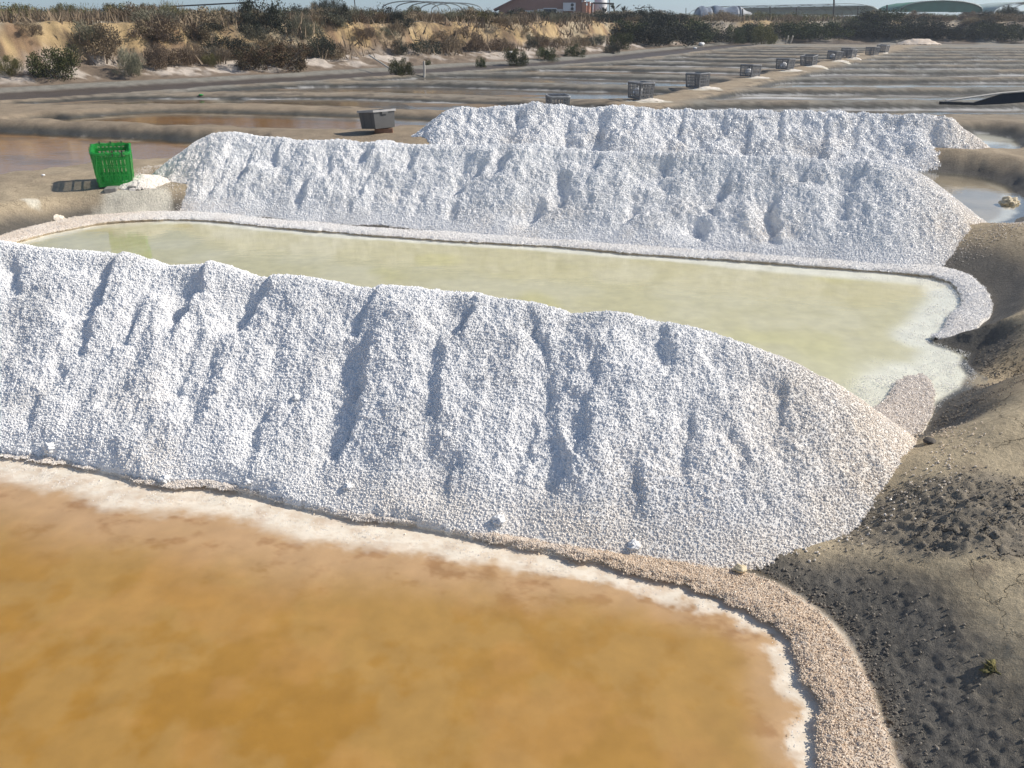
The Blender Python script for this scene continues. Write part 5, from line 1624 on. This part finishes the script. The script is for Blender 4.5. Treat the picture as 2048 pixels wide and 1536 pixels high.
hoop_house('greenhouse', 1622, 1760, 7, 31, 112, 30, 7, M_frame, 'wide bare hoop greenhouse with dusty film on its right side', .03, M_clear, -.32, 5, (0, 6, 13, 18))
hoop_house('greenhouse', 1798, 1965, 1, 24, 118, 18, 5, M_frame, 'green cloth covered arched greenhouse at the right of the skyline', .05, M_greenc, .25, 3, (0, 4, 0, 18))
hoop_house('greenhouse', 2020, 2190, 2, 26, 112, 14, 4, M_frame, 'greenhouse arch cut by the right edge of the picture', .05, M_clear, .1, 3, (1, 3, 0, 18))
def tarp_house():
    # long tunnel seen from its side, covered with sagging tarpaulin
    Y = 120.0
    xa, _, zb = at_y(1390, 36, Y); xb = at_y(1478, 36, Y)[0]; zt = at_y(1400, 11.5, Y)[2]
    root = empty('greenhouse', (xa, Y, 1.0)); tag(root, 'long tunnel covered with sagging blue grey tarpaulin and a pale end', 'greenhouse')
    def shell(name, x0, x1, mat, n, seed, shrink=0.0, taper=0.0):
        r_ = 2.6; mb = MB(); rows_ = []
        for i in range(n + 1):
            t = i / n; x = x0 + (x1 - x0) * t
            sag = .10 * math.sin(t * 9 + seed) + .12 * abs(math.sin(t * 4 + seed))
            hh = (zt - 1.0) * (1 - .05 * t - taper * t ** 2 * .8) - sag
            rows_.append([mb.bm.verts.new((x - xa + (.35 * math.sin(a * .9) if i == 0 else 0), -r_ * math.cos(a), hh * math.sin(a) ** .65 if 0 < a < math.pi else 0)) for a in [math.pi * k / 14 for k in range(15)]])
        for A, B in zip(rows_[:-1], rows_[1:]):
            for j in range(14): mb.bm.faces.new((A[j], A[j + 1], B[j + 1], B[j]))
        mb.bm.faces.new(rows_[0]); mb.bm.faces.new(rows_[-1][::-1])
        return mb.build(name, mat, root, True)
    shell('end_cover', xa, at_y(1418, 30, Y)[0], M_tarp, 6, 1)
    shell('tarpaulin', at_y(1418.5, 30, Y)[0], at_y(1470, 30, Y)[0], M_tarp, 14, 2.4)
    shell('pale_cover', at_y(1470.5, 30, Y)[0], at_y(1506, 30, Y)[0], M_tarp2, 8, 3.3, taper=.75)
tarp_house()
# fence posts and poles
for px, pt, pb, Y, r_, lab in ((1273, 21, 40, 66, .06, 'first fence post from the left, right of the tank'), (1319, 19, 40, 68, .05, 'second fence post, in front of the rounded far tree'), (1372, 16, 34, 74, .04, 'third fence post, left of the tarpaulin tunnel'),
                      (1485, 18, 40, 72, .05, 'short dark post in front of the pale tunnel end'), (1540, 13, 40, 76, .05, 'thin post between the tunnel and the bare greenhouse'), (1593, 15, 40, 80, .05, 'post at the left of the bare greenhouse'),
                      (1668, -8, 30, 92, .09, 'tall utility pole in front of the bare greenhouse'), (1716, 12, 32, 88, .05, 'post in front of the dusty film'), (1774, 10, 36, 84, .07, 'post between the two big greenhouses'),
                      (711, -6, 32, 60, .035, 'leaning thin rod right of the dark skyline tree'), (2018, 10, 24, 80, .05, 'short post near the right end of the skyline')):
    b0 = at_y(px + (1.5 if px == 711 else 0), pb, Y); t0 = at_y(px - (3 if px == 711 else 0), pt, Y)
    stick('post', (b0[0], Y, ground_z(b0[0], Y) - .1), t0, r_, M_dark if px != 1372 else M_frame, lab, 'post', 'posts on the skyline')
a = at_y(340, 13, 46); c = at_y(512, 4, 46)
stick('bar', a, c, .035, M_pipe, 'long thin dark bar slanting above the shrubs on the left skyline', 'bar')
xs0, _, zz0 = at_y(425, 20, 47)
for px in (345, 505):
    t0 = at_y(px, 13 - (px - 345) * .052, 46); stick('post', (t0[0], 46.05, ground_z(t0[0], 46.05)), (t0[0], 46.05, t0[2]), .03, M_dark, {345: 'thin post carrying the left end of the slanting bar', 505: 'thin post carrying the right end of the slanting bar'}[px], 'post')

# ------------------------------------------------------------------ air: a thin even haze round everything
me = bpy.data.meshes.new('haze'); bm = bmesh.new(); bmesh.ops.create_cube(bm, size=1)
for v in bm.verts: v.co = Vector((v.co.x * 1500, v.co.y * 1500, 3.6 + v.co.z * 10.8))
bm.to_mesh(me); bm.free()
hm = bpy.data.materials.new('haze'); hm.use_nodes = True; hn = hm.node_tree; hn.nodes.remove(hn.nodes['Principled BSDF'])
pv = hn.nodes.new('ShaderNodeVolumePrincipled'); pv.inputs['Color'].default_value = (.80, .88, 1, 1); pv.inputs['Density'].default_value = .0010; pv.inputs['Anisotropy'].default_value = .3
hn.links.new(pv.outputs[0], hn.nodes['Material Output'].inputs['Volume'])
hz = link('haze', me, hm); tag(hz, 'thin pale haze in the air over the salt works', 'haze', kind='stuff')
